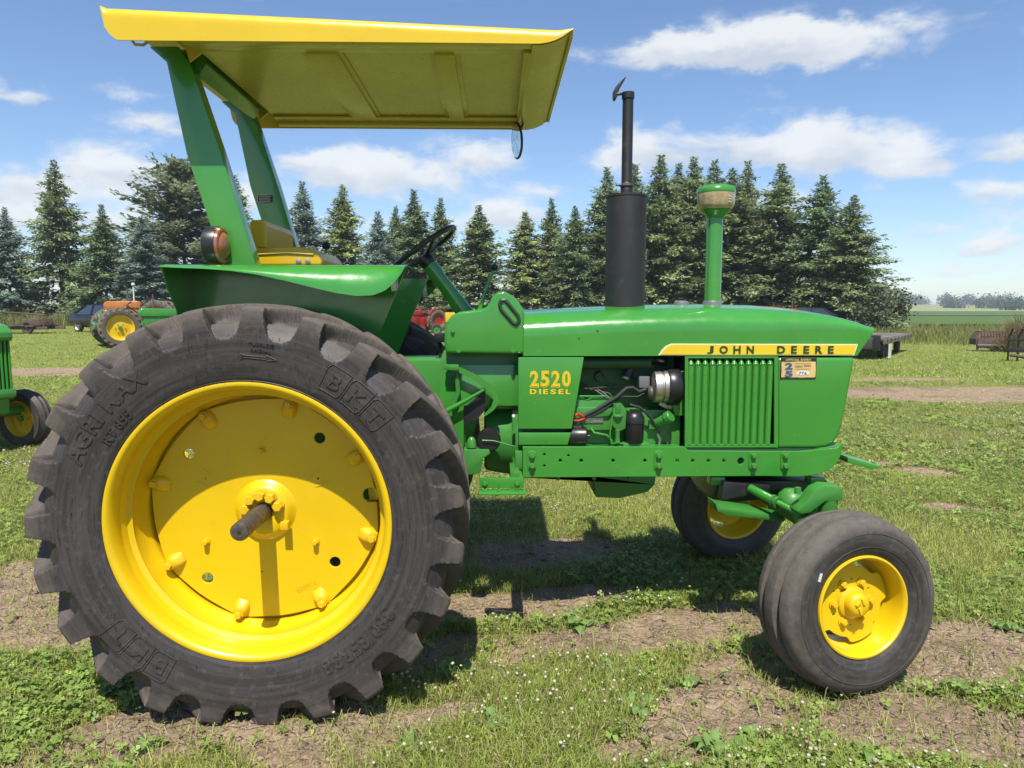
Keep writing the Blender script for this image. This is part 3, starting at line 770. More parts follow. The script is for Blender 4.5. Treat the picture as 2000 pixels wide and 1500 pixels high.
# (u of the tip, v of the tip, distance, kind, variant, width factor, label)
TREES = [
 (-110, 380, 57, 'blue', 1, 1.0, 'blue spruce cut off at the far left edge'),
 (8, 408, 55, 'blue', 0, 1.05, 'blue-grey spruce at the left edge behind the rusty flat rack'),
 (104, 316, 57, 'tall', 0, 0.92, 'tall open spruce with visible trunk, second from the left edge'),
 (198, 402, 54, 'dark', 0, 1.0, 'slim dark pointed spruce behind the black car'),
 (352, 318, 60, 'pine', 0, 1.0, 'wide bushy pine with spreading limbs left of the roll bar post'),
 (276, 425, 54, 'blue', 1, 1.2, 'low blue spruce in front of the bushy pine'),
 (458, 345, 62, 'tall', 1, 1.0, 'spruce seen between the two roll bar posts'),
 (590, 357, 56, 'blue', 0, 0.95, 'silvery blue spruce just right of the far roll bar post'),
 (668, 365, 57, 'yellow', 0, 1.0, 'yellow-green spruce above the front of the seat'),
 (738, 415, 55, 'blue', 1, 1.1, 'small blue-grey spruce left of the steering wheel'),
 (772, 405, 61, 'dark', 1, 0.9, 'slim spruce half hidden behind its taller neighbour above the steering wheel'),
 (808, 374, 58, 'dark', 0, 1.1, 'pointed green spruce rising behind the steering wheel'),
 (860, 390, 60, 'tall', 1, 0.95, 'light green spruce just right of the steering wheel rim'),
 (935, 404, 55, 'dark', 1, 1.25, 'broad brownish-green spruce above the shift lever'),
 (1026, 416, 56, 'yellow', 0, 1.15, 'lighter green spruce left of the dense narrow one above the dash'),
 (1078, 390, 57, 'dark', 1, 0.85, 'dense narrow spruce with layered boughs left of the muffler'),
 (1124, 405, 53, 'tall', 2, 1.0, 'lower dark spruce just left of the muffler'),
 (1186, 330, 54, 'tall', 1, 1.0, 'tall spruce partly hidden by the black muffler'),
 (1240, 324, 57, 'dark', 0, 1.1, 'tall spruce directly behind the exhaust pipe, right side'),
 (1291, 307, 54, 'tall', 0, 1.05, 'tallest spruce right of the muffler'),
 (1326, 324, 58, 'dark', 1, 1.0, 'slim spruce second to the right of the muffler'),
 (1356, 310, 55, 'tall', 1, 1.05, 'tall spruce just left of the green air stack'),
 (1396, 316, 57, 'tall', 2, 0.95, 'spruce whose tip stands above the air cleaner cap'),
 (1432, 334, 54, 'dark', 1, 1.15, 'dense spruce right behind the air cleaner bowl'),
 (1461, 318, 57, 'tall', 0, 0.9, 'slim tall spruce right of the air cleaner'),
 (1527, 324, 53, 'tall', 1, 1.15, 'open spruce with layered tips, third from the right end of the row'),
 (1609, 345, 51, 'tall', 2, 1.1, 'ragged spruce second from the right end of the row'),
 (1668, 384, 48, 'tall', 0, 1.25, 'broad sloping spruce at the right end of the row'),
]
for i, (u, v, Yd, kd, var, wf, lab) in enumerate(TREES):
    tip = at(u, v, Yd)
    root = empty('pine_tree' if kd == 'pine' else 'spruce_tree', (tip.x, Yd, hz(tip.x, Yd)), i * 1.7)
    tag(root, lab, 'tree', 'conifers in the windbreak row')
    s = (tip.z - hz(tip.x, Yd)) / 0.99
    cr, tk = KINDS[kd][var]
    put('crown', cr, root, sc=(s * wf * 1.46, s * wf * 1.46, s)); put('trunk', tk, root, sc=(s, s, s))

# low leafy bush at the right foot of the row, and far woods beyond the fields
def leafy(seed, n, rx, ry, rz, col, leaf):
    r = np.random.default_rng(seed)
    cs = r.normal(0, 1, (26, 3)); cs /= np.linalg.norm(cs, axis=1)[:, None]; cs *= r.uniform(0.35, 0.95, (26, 1)); cs[:, 2] = np.abs(cs[:, 2])
    k = r.integers(0, 26, n); p = cs[k] + r.normal(0, 0.17, (n, 3))
    p = p * np.array([rx, ry, rz]) + np.array([0, 0, 0.08 * rz]); p[:, 2] = np.abs(p[:, 2])
    d = r.normal(0, 1, (n, 3)); d /= np.linalg.norm(d, axis=1)[:, None]; w = np.cross(d, r.normal(0, 1, (n, 3))); w /= np.linalg.norm(w, axis=1)[:, None]
    l = (leaf * r.uniform(0.6, 1.3, n))[:, None]
    V = np.stack([p, p + d * l * .5 + w * l * .35, p + d * l, p + d * l * .5 - w * l * .35], 1).reshape(-1, 3)
    b = (np.arange(n) * 4)[:, None]
    c = np.array(col) * (0.6 + 0.8 * (k / 26.0))[:, None] * r.uniform(0.75, 1.25, (n, 1))
    return V, np.concatenate([b + [0, 1, 2], b + [0, 2, 3]], 0), np.repeat(c, 4, 0)
p = at(1715, 600, 46)
bush = empty('bush', (p.x, 46, 0))
tag(bush, 'low grey-green bush at the right foot of the spruce row', 'bush')
link(bpy.data.objects.new('foliage', join_np('foliage', [leafy(5, 9000, 2.2, 1.8, 2.6, (0.16, 0.185, 0.11), 0.2)], 'needles')), bush)
b = MB()
for k in range(7):
    a = k * 0.9
    b.tube([(0, 0, 0), (0.5 * math.cos(a), 0.5 * math.sin(a), 1.0), (1.4 * math.cos(a), 1.2 * math.sin(a), 2.2)], [0.05, 0.035, 0.012], 6)
b.build('stem', 'bark', bush)
r = np.random.default_rng(3); ch = []
for (u0, u1, Yd, hh, col, nn) in ((1600, 2500, 900, 15, (0.11, 0.15, 0.10), 60), (1860, 2500, 560, 11, (0.085, 0.125, 0.06), 30), (1960, 2600, 420, 10, (0.08, 0.125, 0.055), 16), (-700, 200, 900, 14, (0.055, 0.085, 0.045), 30)):
    for k in range(nn):
        u = u0 + (u1 - u0) * (k + r.random() * 0.8) / nn
        dq = ray(u, 606); X_ = dq.x / dq.y * Yd
        v_, f_, c_ = leafy(int(r.integers(1e6)), 420, hh * r.uniform(.55, 1.0), hh * .6, hh * r.uniform(.6, 1.0), col, hh * 0.16)
        v_ = v_ + np.array([X_, Yd * r.uniform(0.95, 1.05), (max(0, min(1, (Yd - 150) / 800.0)) ** 2) * 9.0 - 0.5]); ch.append((v_, f_, c_))
me = join_np('far_woods', ch, 'needles')
tag(link(bpy.data.objects.new('far_woods', me)), 'distant wooded belt along the horizon beyond the fields', 'woods', kind='stuff')

# ================================================================== THE TRACTOR
tr = empty('farm_tractor', (0, YC, 0))
tag(tr, 'large restored green row-crop tractor with yellow wheels and yellow canopy in the foreground', 'tractor')
def chan(pts, n):            # resample a polyline by index
    pts = np.array(pts, float); t = np.linspace(0, len(pts) - 1, n); i = np.minimum(t.astype(int), len(pts) - 2); f = (t - i)[:, None]
    return pts[i] * (1 - f) + pts[i + 1] * f
def sm(x, a, b):
    t = np.clip((x - a) / (b - a), 0, 1); return t * t * (3 - 2 * t)
def lug_tyre(name, R, hw, rb, nl, per, material, sub=3):
    B = [(rb, -.80), (rb + .02, -.87), (rb + .055, -.935), (.735, -.98), (.775, -1.0), (.81, -1.01), (.842, -1.015), (.875, -1.02), (.91, -1.025), (.945, -1.022), (.975, -1.0), (.987, -.965), (.991, -.86), (.995, -.66), (.998, -.42), (1., -.2), (1., 0)]
    A = list(B); A[6:] = [(.842, -1.01), (.860, -.965), (.877, -.925), (.893, -.885), (.907, -.845), (.919, -.805), (.929, -.73), (.934, -.58), (.94, -.38), (.944, -.18), (.945, 0)]
    n = (len(B) - 1) * sub + 1
    hB, hA = chan(B, n), chan(A, n)
    idx = np.linspace(0, len(B) - 1, n)
    hB = np.concatenate([hB, hB[-2::-1] * [1, -1]]); hA = np.concatenate([hA, hA[-2::-1] * [1, -1]]); idx = np.concatenate([idx, idx[-2::-1]])
    ns = len(hB); nt = nl * per; th = np.arange(nt) / nt * 2 * np.pi; pitch = 2 * np.pi / nl
    TH = th[:, None]; mask = np.zeros((nt, ns)); soft = 0.03 * pitch
    def dist(a): return np.abs((a + pitch / 2) % pitch - pitch / 2)
    q = hB[:, 1][None, :]; ii = idx[None, :]
    for side in (-1, 1):
        off = 0 if side < 0 else pitch / 2
        qq = q * -side                        # +1 at this side's shoulder
        lat = np.clip(1 - qq, 0, 2)
        cen = off - 1.02 * pitch * lat * (0.85 + 0.15 * lat)
        hwid = pitch * (0.20 - 0.02 * np.clip(lat, 0, 1))
        lug = sm(hwid - dist(TH - cen), -3.6 * soft, 1.2 * soft) * sm(1.16 - lat, 0, 0.06)
        gapw = np.interp(ii, [6, 6.35, 7, 8, 9, 10, 11], [0, .15, .22, .262, .287, .30, .305]) * pitch
        wall = 1 - sm(gapw - dist(TH - off - pitch / 2), -.7 * soft, .7 * soft) * sm(ii, 6.0, 6.5)
        here = (hB[:, 1][None, :] * -side > 0)
        mask = np.where((ii < 11) & here, wall, np.where(ii >= 11, np.maximum(mask, lug), mask))
    mask = np.where(ii < 6, 1.0, mask)
    r = hA[:, 0] + (hB[:, 0] - hA[:, 0]) * mask; y = hA[:, 1] + (hB[:, 1] - hA[:, 1]) * mask
    r = r * R; y = y * hw
    V = np.stack([r * np.cos(TH), y, r * np.sin(TH)], 2).reshape(-1, 3)
    zf = -.86 * R; low = V[:, 2] < zf; V[low, 2] = zf + (V[low, 2] - zf) * 0.74          # the loaded tyre flattens on the ground
    i = np.arange(nt)[:, None]; j = np.arange(ns - 1)[None, :]; i2 = (i + 1) % nt
    Fq = np.stack([i * ns + j, i2 * ns + j, i2 * ns + j + 1, i * ns + j + 1], 2).reshape(-1, 4)
    me = np_mesh(name, V, Fq, material)
    me.polygons.foreach_set('use_smooth', [True] * len(me.polygons)); me.set_sharp_from_angle(angle=R_(50))
    return me
RR, RHW = 0.80, 0.195
rear_tyre = lug_tyre('tyre', RR, RHW, 0.622, 23, 44, 'rear_rubber', 4)
def side_y(r):               # where the sidewall stands at radius r
    B = [(.622, -.80), (.642, -.87), (.677, -.935), (.735, -.98), (.775, -1.0), (.81, -1.01), (.842, -1.015), (1, -1.02)]
    return np.interp(r / RR, [b_[0] for b_ in B], [b_[1] for b_ in B]) * RHW
def arc_text(body, ang, r0, size, material, parent, offset=0.0, spacing=1.0, sx=1.0, lift=0.0045):
    me = text_mesh(body, 1.0, offset, spacing, 0.5, 'CENTER', 2)
    n = len(me.vertices); co = np.empty(n * 3, np.float32); me.vertices.foreach_get('co', co); co = co.reshape(-1, 3)
    r = r0 + co[:, 1] * size; th = R_(ang) - co[:, 0] * size * sx / (r0 + size * 0.35)
    y = side_y(r) - (co[:, 2] + 0.3) * lift
    out = np.stack([r * np.cos(th), y, r * np.sin(th)], 1).astype(np.float32)
    me.vertices.foreach_set('co', out.ravel()); me.materials.clear(); me.materials.append(MATS[material]); me.update(); me.name = 'sidewall_lettering'
    return link(bpy.data.objects.new('sidewall_lettering', me), parent)

rim_prof = [(.500, -.150), (.512, -.156), (.521, -.163), (.524, -.170), (.521, -.177), (.512, -.179), (.503, -.175), (.496, -.165), (.491, -.150), (.487, -.125), (.489, -.118), (.486, -.11), (.481, -.085), (.472, -.078), (.464, -.074), (.466, -.064), (.462, -.03), (.459, .0), (.452, .012), (.449, .03), (.449, .058), (.40, .062), (.40, .072), (.468, .08), (.482, .10), (.492, .15), (.503, .172), (.515, .176), (.523, .168), (.510, .155), (.497, .12), (.488, .075), (.470, .045), (.466, .01), (.474, -.04), (.49, -.08)]
rim_mesh = MB().lathe(rim_prof, seg=128, closed=True).mesh('rear_wheel', 'yellow_paint', smooth=40)
def hexbolt(r, h, name='bolt', material='yellow_cast', wash=1.35):
    b = MB(); b.lathe([(0, 0), (r * wash, 0), (r * wash, -h * 0.25), (0, -h * 0.25)], seg=16)
    b.lathe([(0, -h * 0.2), (r, -h * 0.2), (r, -h * 0.88), (r * 0.86, -h), (0, -h)], seg=6)
    return b.mesh(name, material, smooth=25)
bolt_s, bolt_m, bolt_l = hexbolt(.0105, .026), hexbolt(.0135, .022), hexbolt(.0195, .034, wash=1.15)
DISC_Y = 0.035
def rear_wheel(loc, sy, detail):
    w = put('rear_wheel', rim_mesh, tr, loc, (0, 0, 0), (1, sy, 1))
    ty = put('tyre', rear_tyre, w)
    def dpt(u, v): q = P(u, v, loc[1] + DISC_Y); return (q.x - loc[0], q.z - loc[2])
    holes = [circ(*dpt(u, v), r_) for u, v, r_ in ((370, 886, .0235), (625, 855, .0245), (655, 1097, .0245), (407, 1128, .0245), (724, 966, .03))]
    holes += [circ(*dpt(u, v), .007, 12) for u, v in ((403, 934), (622, 934), (513, 1115))]
    rim_r = []
    for k in range(144):
        a = 2 * math.pi * k / 144
        lob = max(math.exp(-((((math.degrees(a) - c0 + 180) % 360) - 180) / 9.0) ** 2) for c0 in (75, 120, 165, 210, 255, 300, 345, 30))
        rim_r.append(((0.432 + 0.012 * lob) * math.cos(a), (0.432 + 0.012 * lob) * math.sin(a)))
    plate('wheel_disc', 'yellow_paint', w, rim_r, holes, DISC_Y, 0.014, 0.003)
    hub = MB().lathe([(0.035, -.03), (.045, -.034), (.088, -.034), (.098, -.028), (.106, -.016), (.122, -.004), (.15, .010), (.185, .022), (.225, .0292)], (0, DISC_Y - .0015, 0), seg=64).build('hub', 'yellow_paint', w, smooth=60)
    for k, a in enumerate((22, 60, 95, 130, 168)):
        put('hub_bolt', bolt_l, w, (.066 * math.cos(R_(a)), DISC_Y - .034, .066 * math.sin(R_(a))), (0, R_(17 * k), 0))
    MB().box((.085, DISC_Y - .045, -.052), (.03, .035, .03)).build('hub_key', 'yellow_cast', w, bevel=.003)
    MB().lathe([(.02, -.262), (.030, -.260), (.0335, -.255), (.0335, .10)], (0, 0, 0), seg=32).add(*disc_cap(.02, -.262, 24)).build('axle_shaft', 'worn_steel', w, smooth=35)
    MB().lathe([(.0, -.264), (.0065, -.264)], seg=16).build('axle_centre_hole', 'plain_rubber', w)
    # cast clamp lobes that pull the disc to the rim
    lb = MB()
    lb.grid(lambda s, t: clamp_pt(s, t), 13, 11)
    clamp = lb.mesh('rim_clamp', 'yellow_cast', smooth=60)
    for k, a in enumerate((75, 120, 165, 210, 255, 300, 345, 30)):
        c = put('rim_clamp', clamp, w, (0, DISC_Y - .006, 0), (0, -R_(a), 0))
        put('clamp_bolt', bolt_m, c, (.430, -.024, 0), (0, 0.3, 0))
    for u, v in ((512, 878), (405, 1056), (618, 1056)):
        x, z = dpt(u, v); put('disc_bolt', bolt_s, w, (x, DISC_Y - .007, z))
    for sx in (-1, 1):           # pressed ribs beside the small holes
        for dz in (-1, 1):
            x, z = dpt(512 + sx * 110, 934); ang = math.atan2(z, x)
            q = Vector((x - math.sin(ang) * dz * .026, DISC_Y - .0075, z + math.cos(ang) * dz * .026)); d_ = Vector((math.cos(ang + dz * .12), 0, math.sin(ang + dz * .12))) * .028
            MB().tube([q - d_, q, q + d_], [.001, .004, .001], 8).build('pressed_rib', 'yellow_paint', w)
    MB().tube([(.443 * math.cos(R_(4)), .03, .443 * math.sin(R_(4))), (.425, -.02, .045), (.405, -.035, .05)], .0045, 8).build('valve_stem', 'worn_steel', w)
    if detail:
        lets = [('AGRI MAX', 140, .615, .085, .012, 1.05, 1.0), ('RT 855', 140.5, .555, .05, .006, 1.0, 1.0),
                ('380/85R38', -48, .575, .078, .010, 1.0, 1.0), ('RADIAL', 83, .633, .018, .002, 1.1, 1.1), ('TUBELESS', 83, .654, .018, .002, 1.1, 1.1)]
        for body, a, r0, sz, of, spc, sx in lets:
            arc_text(body, a, r0, sz, 'rear_rubber', w, of, spc, sx)
        for a in (49, 229):      # lettered tiles of the maker's mark
            for k, chx in enumerate('BKT'):
                aa = a - (k - 1) * 8.6
                arc_text(chx, aa, .592, .078, 'rear_rubber', w, .012, 1.0, 1.15)
                ring = MB(); r0, r1, da = .572, .672, 3.9
                pts = [(r0, aa + da), (r0, aa - da * .78), (r0 + .016, aa - da), (r1, aa - da), (r1, aa + da * .78), (r1 - .016, aa + da)]
                loop = []
                for q in range(6):
                    (ra, ta), (rb_, tb) = pts[q], pts[(q + 1) % 6]
                    for s_ in range(5):
                        rr_ = ra + (rb_ - ra) * s_ / 5; tt = R_(ta + (tb - ta) * s_ / 5)
                        loop.append((rr_ * math.cos(tt), side_y(rr_) - .001, rr_ * math.sin(tt)))
                ring.tube(loop, .002, 6, closed=True).build('mark_frame', 'rear_rubber', w)
        arrow = []
        for r_, a_ in ((.610, 88), (.610, 81), (.604, 81), (.614, 77.5), (.624, 81), (.618, 81), (.618, 88), (.624, 89.5), (.614, 88.7), (.604, 89.5)):
            arrow.append((r_ * math.cos(R_(a_)), side_y(r_) - .001, r_ * math.sin(R_(a_))))
        MB().tube(arrow, .0018, 6, closed=True).build('direction_arrow', 'rear_rubber', w)
        for r_ in (.513, .527):
            ringb = MB().tube([(r_ * math.cos(k / 96 * 2 * math.pi), side_y(r_) + .001, r_ * math.sin(k / 96 * 2 * math.pi)) for k in range(96)], .003, 6, closed=True)
            ringb.build('bead_line', 'rear_rubber', w)
        hv = []; hf = []
        rnd = random.Random(3)
        for k in range(420):     # moulding whiskers
            a = rnd.uniform(0, 6.283); r_ = rnd.choice((.54, .565, .59, .615, .64, .665, .69, .71)) + rnd.uniform(-.006, .006)
            p0 = Vector((r_ * math.cos(a), side_y(r_), r_ * math.sin(a))); e = Vector((0, -rnd.uniform(.008, .02), -.002)); s_ = Vector((.0011, 0, 0)); o = len(hv)
            hv += [p0 - s_, p0 + s_, p0 + e]; hf += [(o, o + 1, o + 2)]
        tag(MB().add(hv, hf).build('rubber_whiskers', 'plain_rubber', w, smooth=0), kind='stuff')
        me_ = text_mesh('31600R', .026, .0, 1.1, .0, 'CENTER', 2)
        x, z = dpt(597, 1140); a_ = math.atan2(z, x) + math.pi / 2
        me_.transform(Matrix.Translation((x, DISC_Y - .009, z)) @ Matrix.Rotation(-(a_ + math.pi), 4, 'Y') @ Matrix.Rotation(math.pi / 2, 4, 'X'))
        me_.materials.clear(); me_.materials.append(MATS['yellow_cast']); link(bpy.data.objects.new('cast_number', me_), w)
    return w
def disc_cap(r, y, n):
    vs = [(0, y, 0)] + [(r * math.cos(2 * math.pi * k / n), y, r * math.sin(2 * math.pi * k / n)) for k in range(n)]
    return vs, [(0, 1 + (k + 1) % n, 1 + k) for k in range(n)]
def clamp_pt(s, t):
    x = .375 + s * .072; wd = (.024 + .008 * math.sin(math.pi * s)); y_ = (t - .5) * 2
    hgt = .034 * math.sin(math.pi * min(1, .08 + s * .8)) * max(0, 1 - abs(y_) ** 3) ** .6
    return (x, -hgt + .004, y_ * wd)
AXX, AXZ = -0.905, 0.775
rear_wheel((AXX, -0.845, AXZ), 1, True)
# the far rear wheel stands behind the body: same parts, mirrored
def copy_part(o, parent, **kw):
    c = o.copy(); COL.objects.link(c); c.parent = parent
    for k, v in kw.items(): setattr(c, k, v)
    for ch in o.children: copy_part(ch, c)
    return c
far_w = rear_wheel((AXX, 0.845, AXZ), -1, False)

# ---- front wheels
FR = 0.365
ftp = [(.205, -.098), (.222, -.112), (.25, -.122), (.285, -.126), (.312, -.122), (.330, -.112), (.341, -.103), (.347, -.096), (.353, -.078), (.355, -.064), (.352, -.058), (.332, -.053), (.331, -.041), (.353, -.035), (.362, -.028), (.365, -.015), (.365, .015), (.362, .028), (.353, .035), (.331, .041), (.332, .053), (.352, .058), (.355, .064), (.353, .078), (.347, .096), (.341, .103), (.330, .112), (.312, .122), (.285, .126), (.25, .122), (.222, .112), (.205, .098)]
ft_mesh = MB().lathe(ftp, seg=112).mesh('tyre', 'front_rubber', smooth=32)
frim = [(.196, -.088), (.205, -.094), (.209, -.101), (.207, -.108), (.200, -.110), (.194, -.106), (.190, -.095), (.186, -.06), (.182, -.02), (.172, -.005), (.166, .02), (.166, .05), (.178, .065), (.192, .09), (.203, .106), (.208, .1), (.2, .09), (.19, .06), (.175, .03), (.19, -.02), (.193, -.06)]
frim_mesh = MB().lathe(frim, seg=80, closed=True).mesh('front_wheel', 'yellow_paint', smooth=40)
STEER, CAMBER = R_(13.0), R_(-4.0)
def front_wheel(loc, inner):
    w = put('front_wheel', frim_mesh, tr, loc, (CAMBER if not inner else -CAMBER, 0, STEER))
    put('tyre', ft_mesh, w)
    f = 1
    dy = -0.028 if not inner else 0.03
    out = []
    for k in range(96):
        a = 2 * math.pi * k / 96
        lob = 0.5 + 0.5 * math.cos(4 * (a - .35))
        rr_ = .143 + .024 * sm(lob, .35, .65)
        out.append((rr_ * math.cos(a), rr_ * math.sin(a)))
    hl = [circ(.095 * math.cos(a), .095 * math.sin(a), .0075, 10) for a in [2 * math.pi * k / 6 + .5 for k in range(6)]]
    plate('wheel_disc', 'yellow_paint', w, out, hl, dy, .009, .003)
    MB().lathe([(.0, -.058), (.03, -.057), (.042, -.052), (.048, -.042), (.050, -.018), (.060, -.014), (.066, -.010), (.068, .002)], (0, dy - .006, 0), seg=40).build('hub_cap', 'yellow_cast', w, smooth=45)
    if not inner:
        for k in range(6):
            a = 2 * math.pi * k / 6 + .0
            put('lug_nut', bolt_m, w, (.088 * math.cos(a), dy - .0045, .088 * math.sin(a)))
        for k, (a, l) in enumerate(((1.2, .03), (2.6, .025), (4.4, .03))):
            MB().box((.02 * math.cos(a), dy - .064, .02 * math.sin(a)), (l, .012, .012), Matrix.Rotation(a, 3, 'Y')).build('cap_lump', 'yellow_cast', w, bevel=.003)
        lab_a, lab_r = R_(146), .262
        MB().box((lab_r * math.cos(lab_a), -.1262, lab_r * math.sin(lab_a)), (.034, .002, .011), Matrix.Rotation(-R_(72), 3, 'Y')).build('tyre_sticker', 'white_paint', w)
        for r_, yy in ((.245, -.1205), (.30, -.1245)):
            MB().tube([(r_ * math.cos(k / 72 * 2 * math.pi), yy, r_ * math.sin(k / 72 * 2 * math.pi)) for k in range(72)], .0018, 6, closed=True).build('sidewall_line', 'front_rubber', w)
        MB().tube([(.155 * math.cos(2.3), -.0, .155 * math.sin(2.3)), (.15 * math.cos(2.35), -.04, .15 * math.sin(2.35))], .004, 8).build('valve_stem', 'black_paint', w)
    else:
        MB().lathe([(.0, .12), (.06, .12), (.07, .08), (.085, .03), (.085, -.005), (.05, -.03), (.0, -.03)], seg=28).build('brake_drum', 'black_paint', w)
    return w
fc = P(1686, 1190, -0.865)
NFX, NFZ = fc.x - .022, 0.368
front_wheel((NFX, -0.765, NFZ), False)
front_wheel((NFX + .01, 0.74, NFZ), True)

# ---- hood
hw = 0.27
zb = P(1300, 695, -hw).z
top_uv = [(1020, 606), (1100, 602), (1200, 598), (1300, 595), (1400, 594), (1500, 596), (1560, 600), (1610, 606), (1650, 613), (1685, 622), (1708, 632)]
tx = [P(u, v, -hw).x for u, v in top_uv]; tz = [P(u, v, 0).z for u, v in top_uv]
fr_uv = [(1709, 633), (1713, 641), (1704, 655), (1689, 675), (1675, 696)]
fz = [P(u, v, -hw).z for u, v in fr_uv][::-1]; fx = [P(u, v, -hw).x for u, v in fr_uv][::-1]
xr, xt = P(1022, 650, -hw).x, P(1711, 640, -hw).x
def hood_pt(s, t):
    xn = xr + (xt - xr) * s; zt = float(np.interp(xn, tx, tz)); taper = 1 - 0.025 * max(0, s - .72) ** 1.5 / (.28 ** 1.5)
    kn_ = max(0.0, (s - .66) / .34) ** 1.3; ch = .115 * (1 - .72 * kn_); ci = .15 * (1 - .72 * kn_)
    w_ = hw * taper; side = -1 if t < .5 else 1; q = abs(t - .5) * 2        # q: 1 bottom edge, 0 crown
    if q > .55:
        z = zb + (zt - ch - zb) * (1 - (q - .55) / .45); y = w_
    else:
        a = (.55 - q) / .55; e = min(1, a / .55); phi = e * math.pi / 2
        cr = .013
        if a < .55: y = w_ - ci * (1 - math.cos(phi)); z = zt - ch + (ch - cr) * math.sin(phi)
        else:
            g = (a - .55) / .45; y = (w_ - ci) * (1 - g); z = zt - cr * (1 - g) ** 2
    xf = float(np.interp(z, fz, fx))
    return (xr + (xf - xr) * s, side * y, z)
hb = MB(); NU, NV = 60, 57
hb.grid(hood_pt, NU, NV)
hb.f.append(tuple((NU - 1) * NV + j for j in range(NV)))
hood = hb.build('hood', 'green_paint', tr, smooth=38)
# rear cowl with dash hump
cowl_uv = [(870, 691), (867, 665), (868, 645), (872, 629), (882, 616), (897, 609), (940, 604), (953, 598), (961, 580), (970, 571), (985, 568), (1000, 577), (1014, 592), (1024, 606), (1024, 692)]
MB().prism(PX(cowl_uv, -.278), -.278, .278).build('dash_cowl', 'green_paint', tr, bevel=.022, bseg=4)
MB().prism(PX([(957, 590), (966, 572), (985, 562), (1006, 570), (995, 580), (975, 574)], -.2), -.2, .2).build('instrument_hood', 'black_paint', tr, bevel=.008)
slot = PX([(976, 594), (979, 587), (987, 586), (1012, 617), (1014, 627), (1008, 634), (1001, 630), (978, 604)], -.279)
MB().tube([(x, -.280, z) for x, z in chan(slot + slot[:1], 33)[:-1]], .0085, 8, closed=True).build('hood_handle', 'decal_dark', tr)
for u, v in ((896, 686), (1002, 686), (884, 647)):
    q = P(u, v, -.281); put('cowl_bolt', hexbolt(.0075, .01, 'cowl_bolt', 'green_paint'), tr, q)
for u, v in ((1167, 646), (1131, 660)):
    q = P(u, v, -.2705); MB().lathe([(0, -.003), (.004, -.002), (.005, 0)], q, seg=10).build('hood_screw', 'worn_steel', tr)

# yellow side stripe and names
st_uv = [(1286, 694), (1292, 684), (1300, 676), (1311, 671), (1676, 672), (1668, 694.5)]
MB().prism(PX(st_uv, -.2745), -.2745, -.268).build('stripe_border', 'decal_edge', tr, smooth=0)
st2 = [(1290, 692.5), (1296, 684.5), (1303, 678), (1312, 673.2), (1673, 674), (1667, 692.8)]
MB().prism(PX(st2, -.2765), -.2765, -.2742).build('side_stripe', 'decal_yellow', tr, smooth=0)
def letter(body, u0, u1, v0, v1, y, material, off, spc, name='lettering'):
    a, b_ = P(u0, v1, y), P(u1, v0, y)
    return text_fit(name, material, tr, body, a.x, b_.x, a.z, b_.z, y, off, spc)
for chx, u0, u1 in (('J', 1381, 1394), ('O', 1405, 1422), ('H', 1432, 1447), ('N', 1458, 1473), ('D', 1517.5, 1534), ('E', 1545, 1557), ('E', 1569, 1581), ('R', 1592, 1607), ('E', 1617, 1629)):
    letter(chx, u0, u1, 675.5, 690.5, -.279, 'decal_dark', .035, 1.0, 'stripe_letter')

# ---- 2520 side panels, one either side
pan_uv = [(1012, 698), (1141, 698), (1118, 838), (1109, 868), (1012, 868)]
def side_panel(sgn):
    o = MB()
    y0, y1 = (-.302, -.275) if sgn < 0 else (.275, .302)
    o.prism(PX([(1012, 698), (1141, 698), (1117, 838), (1012, 838)], -.302), y0, y1)
    p = o.build('side_panel', 'green_paint', tr, bevel=.006, bseg=3)
    l = MB().prism(PX([(1013, 845), (1115.5, 845), (1109, 869), (1013, 869)], -.295), y0 + (.008 if sgn < 0 else 0), y1 - (0 if sgn < 0 else .008)).build('panel_skirt', 'green_paint', tr, bevel=.003)
    return p
side_panel(-1); side_panel(1)
for k, chx in enumerate('2520'):
    u0 = 1035 + k * 20.8
    letter(chx, u0, u0 + 17.5, 724, 757, -.3035, 'decal_yellow', .05, 1.0, 'model_number')
    letter(chx, u0 + 1.6, u0 + 15.9, 726, 755, -.3046, 'green_paint', .012, 1.0, 'number_core')
    letter(chx, u0 + 2.0, u0 + 15.5, 726.4, 754.6, -.3055, 'decal_yellow', .002, 1.0, 'number_line')
for k, (chx, u0, u1) in enumerate((('D', 1035, 1048), ('I', 1053, 1056.5), ('E', 1061, 1070), ('S', 1075, 1086), ('E', 1091, 1100.5), ('L', 1105, 1114))):
    letter(chx, u0, u1, 760, 770, -.3035, 'decal_yellow', .035, 1.0, 'diesel_letter')

# ---- louvred side screens and front shell
def screen(sgn):
    y = -.282 if sgn < 0 else .282
    outer = PX([(1338, 697), (1518, 697), (1518, 873), (1338, 873)], -.282)
    inner = PX([(1343, 699), (1512, 699), (1512, 868), (1343, 868)], -.282)
    p = plate('side_screen', 'green_paint', tr, outer, [inner], y, .014, .002)
    x0, x1 = P(1343, 700, -.282).x, P(1512, 700, -.282).x
    z0, z1 = P(1343, 868, -.282).z, P(1343, 701, -.282).z
    n = 12; w_ = (x1 - x0) / n
    s_ = MB().tube([(0, 0, z0), (0, 0, z1 - .030)], w_ * .43, 10).add(*MB().tube([(0, 0, z1 - .030), (0, .012 * -sgn, z1)], [w_ * .43, w_ * .3], 10).__dict__.values())
    sm_ = s_.mesh('screen_slat', 'green_paint', smooth=50)
    for k in range(n): put('screen_slat', sm_, p, (x0 + (k + .5) * w_, y - .004 * -sgn * -1, 0))
    MB().span((x0, y + .010 * -sgn, z0), (x1, y + .014 * -sgn, z1 - .02)).build('screen_back', 'green_paint', p)
    return p
screen(-1); screen(1)
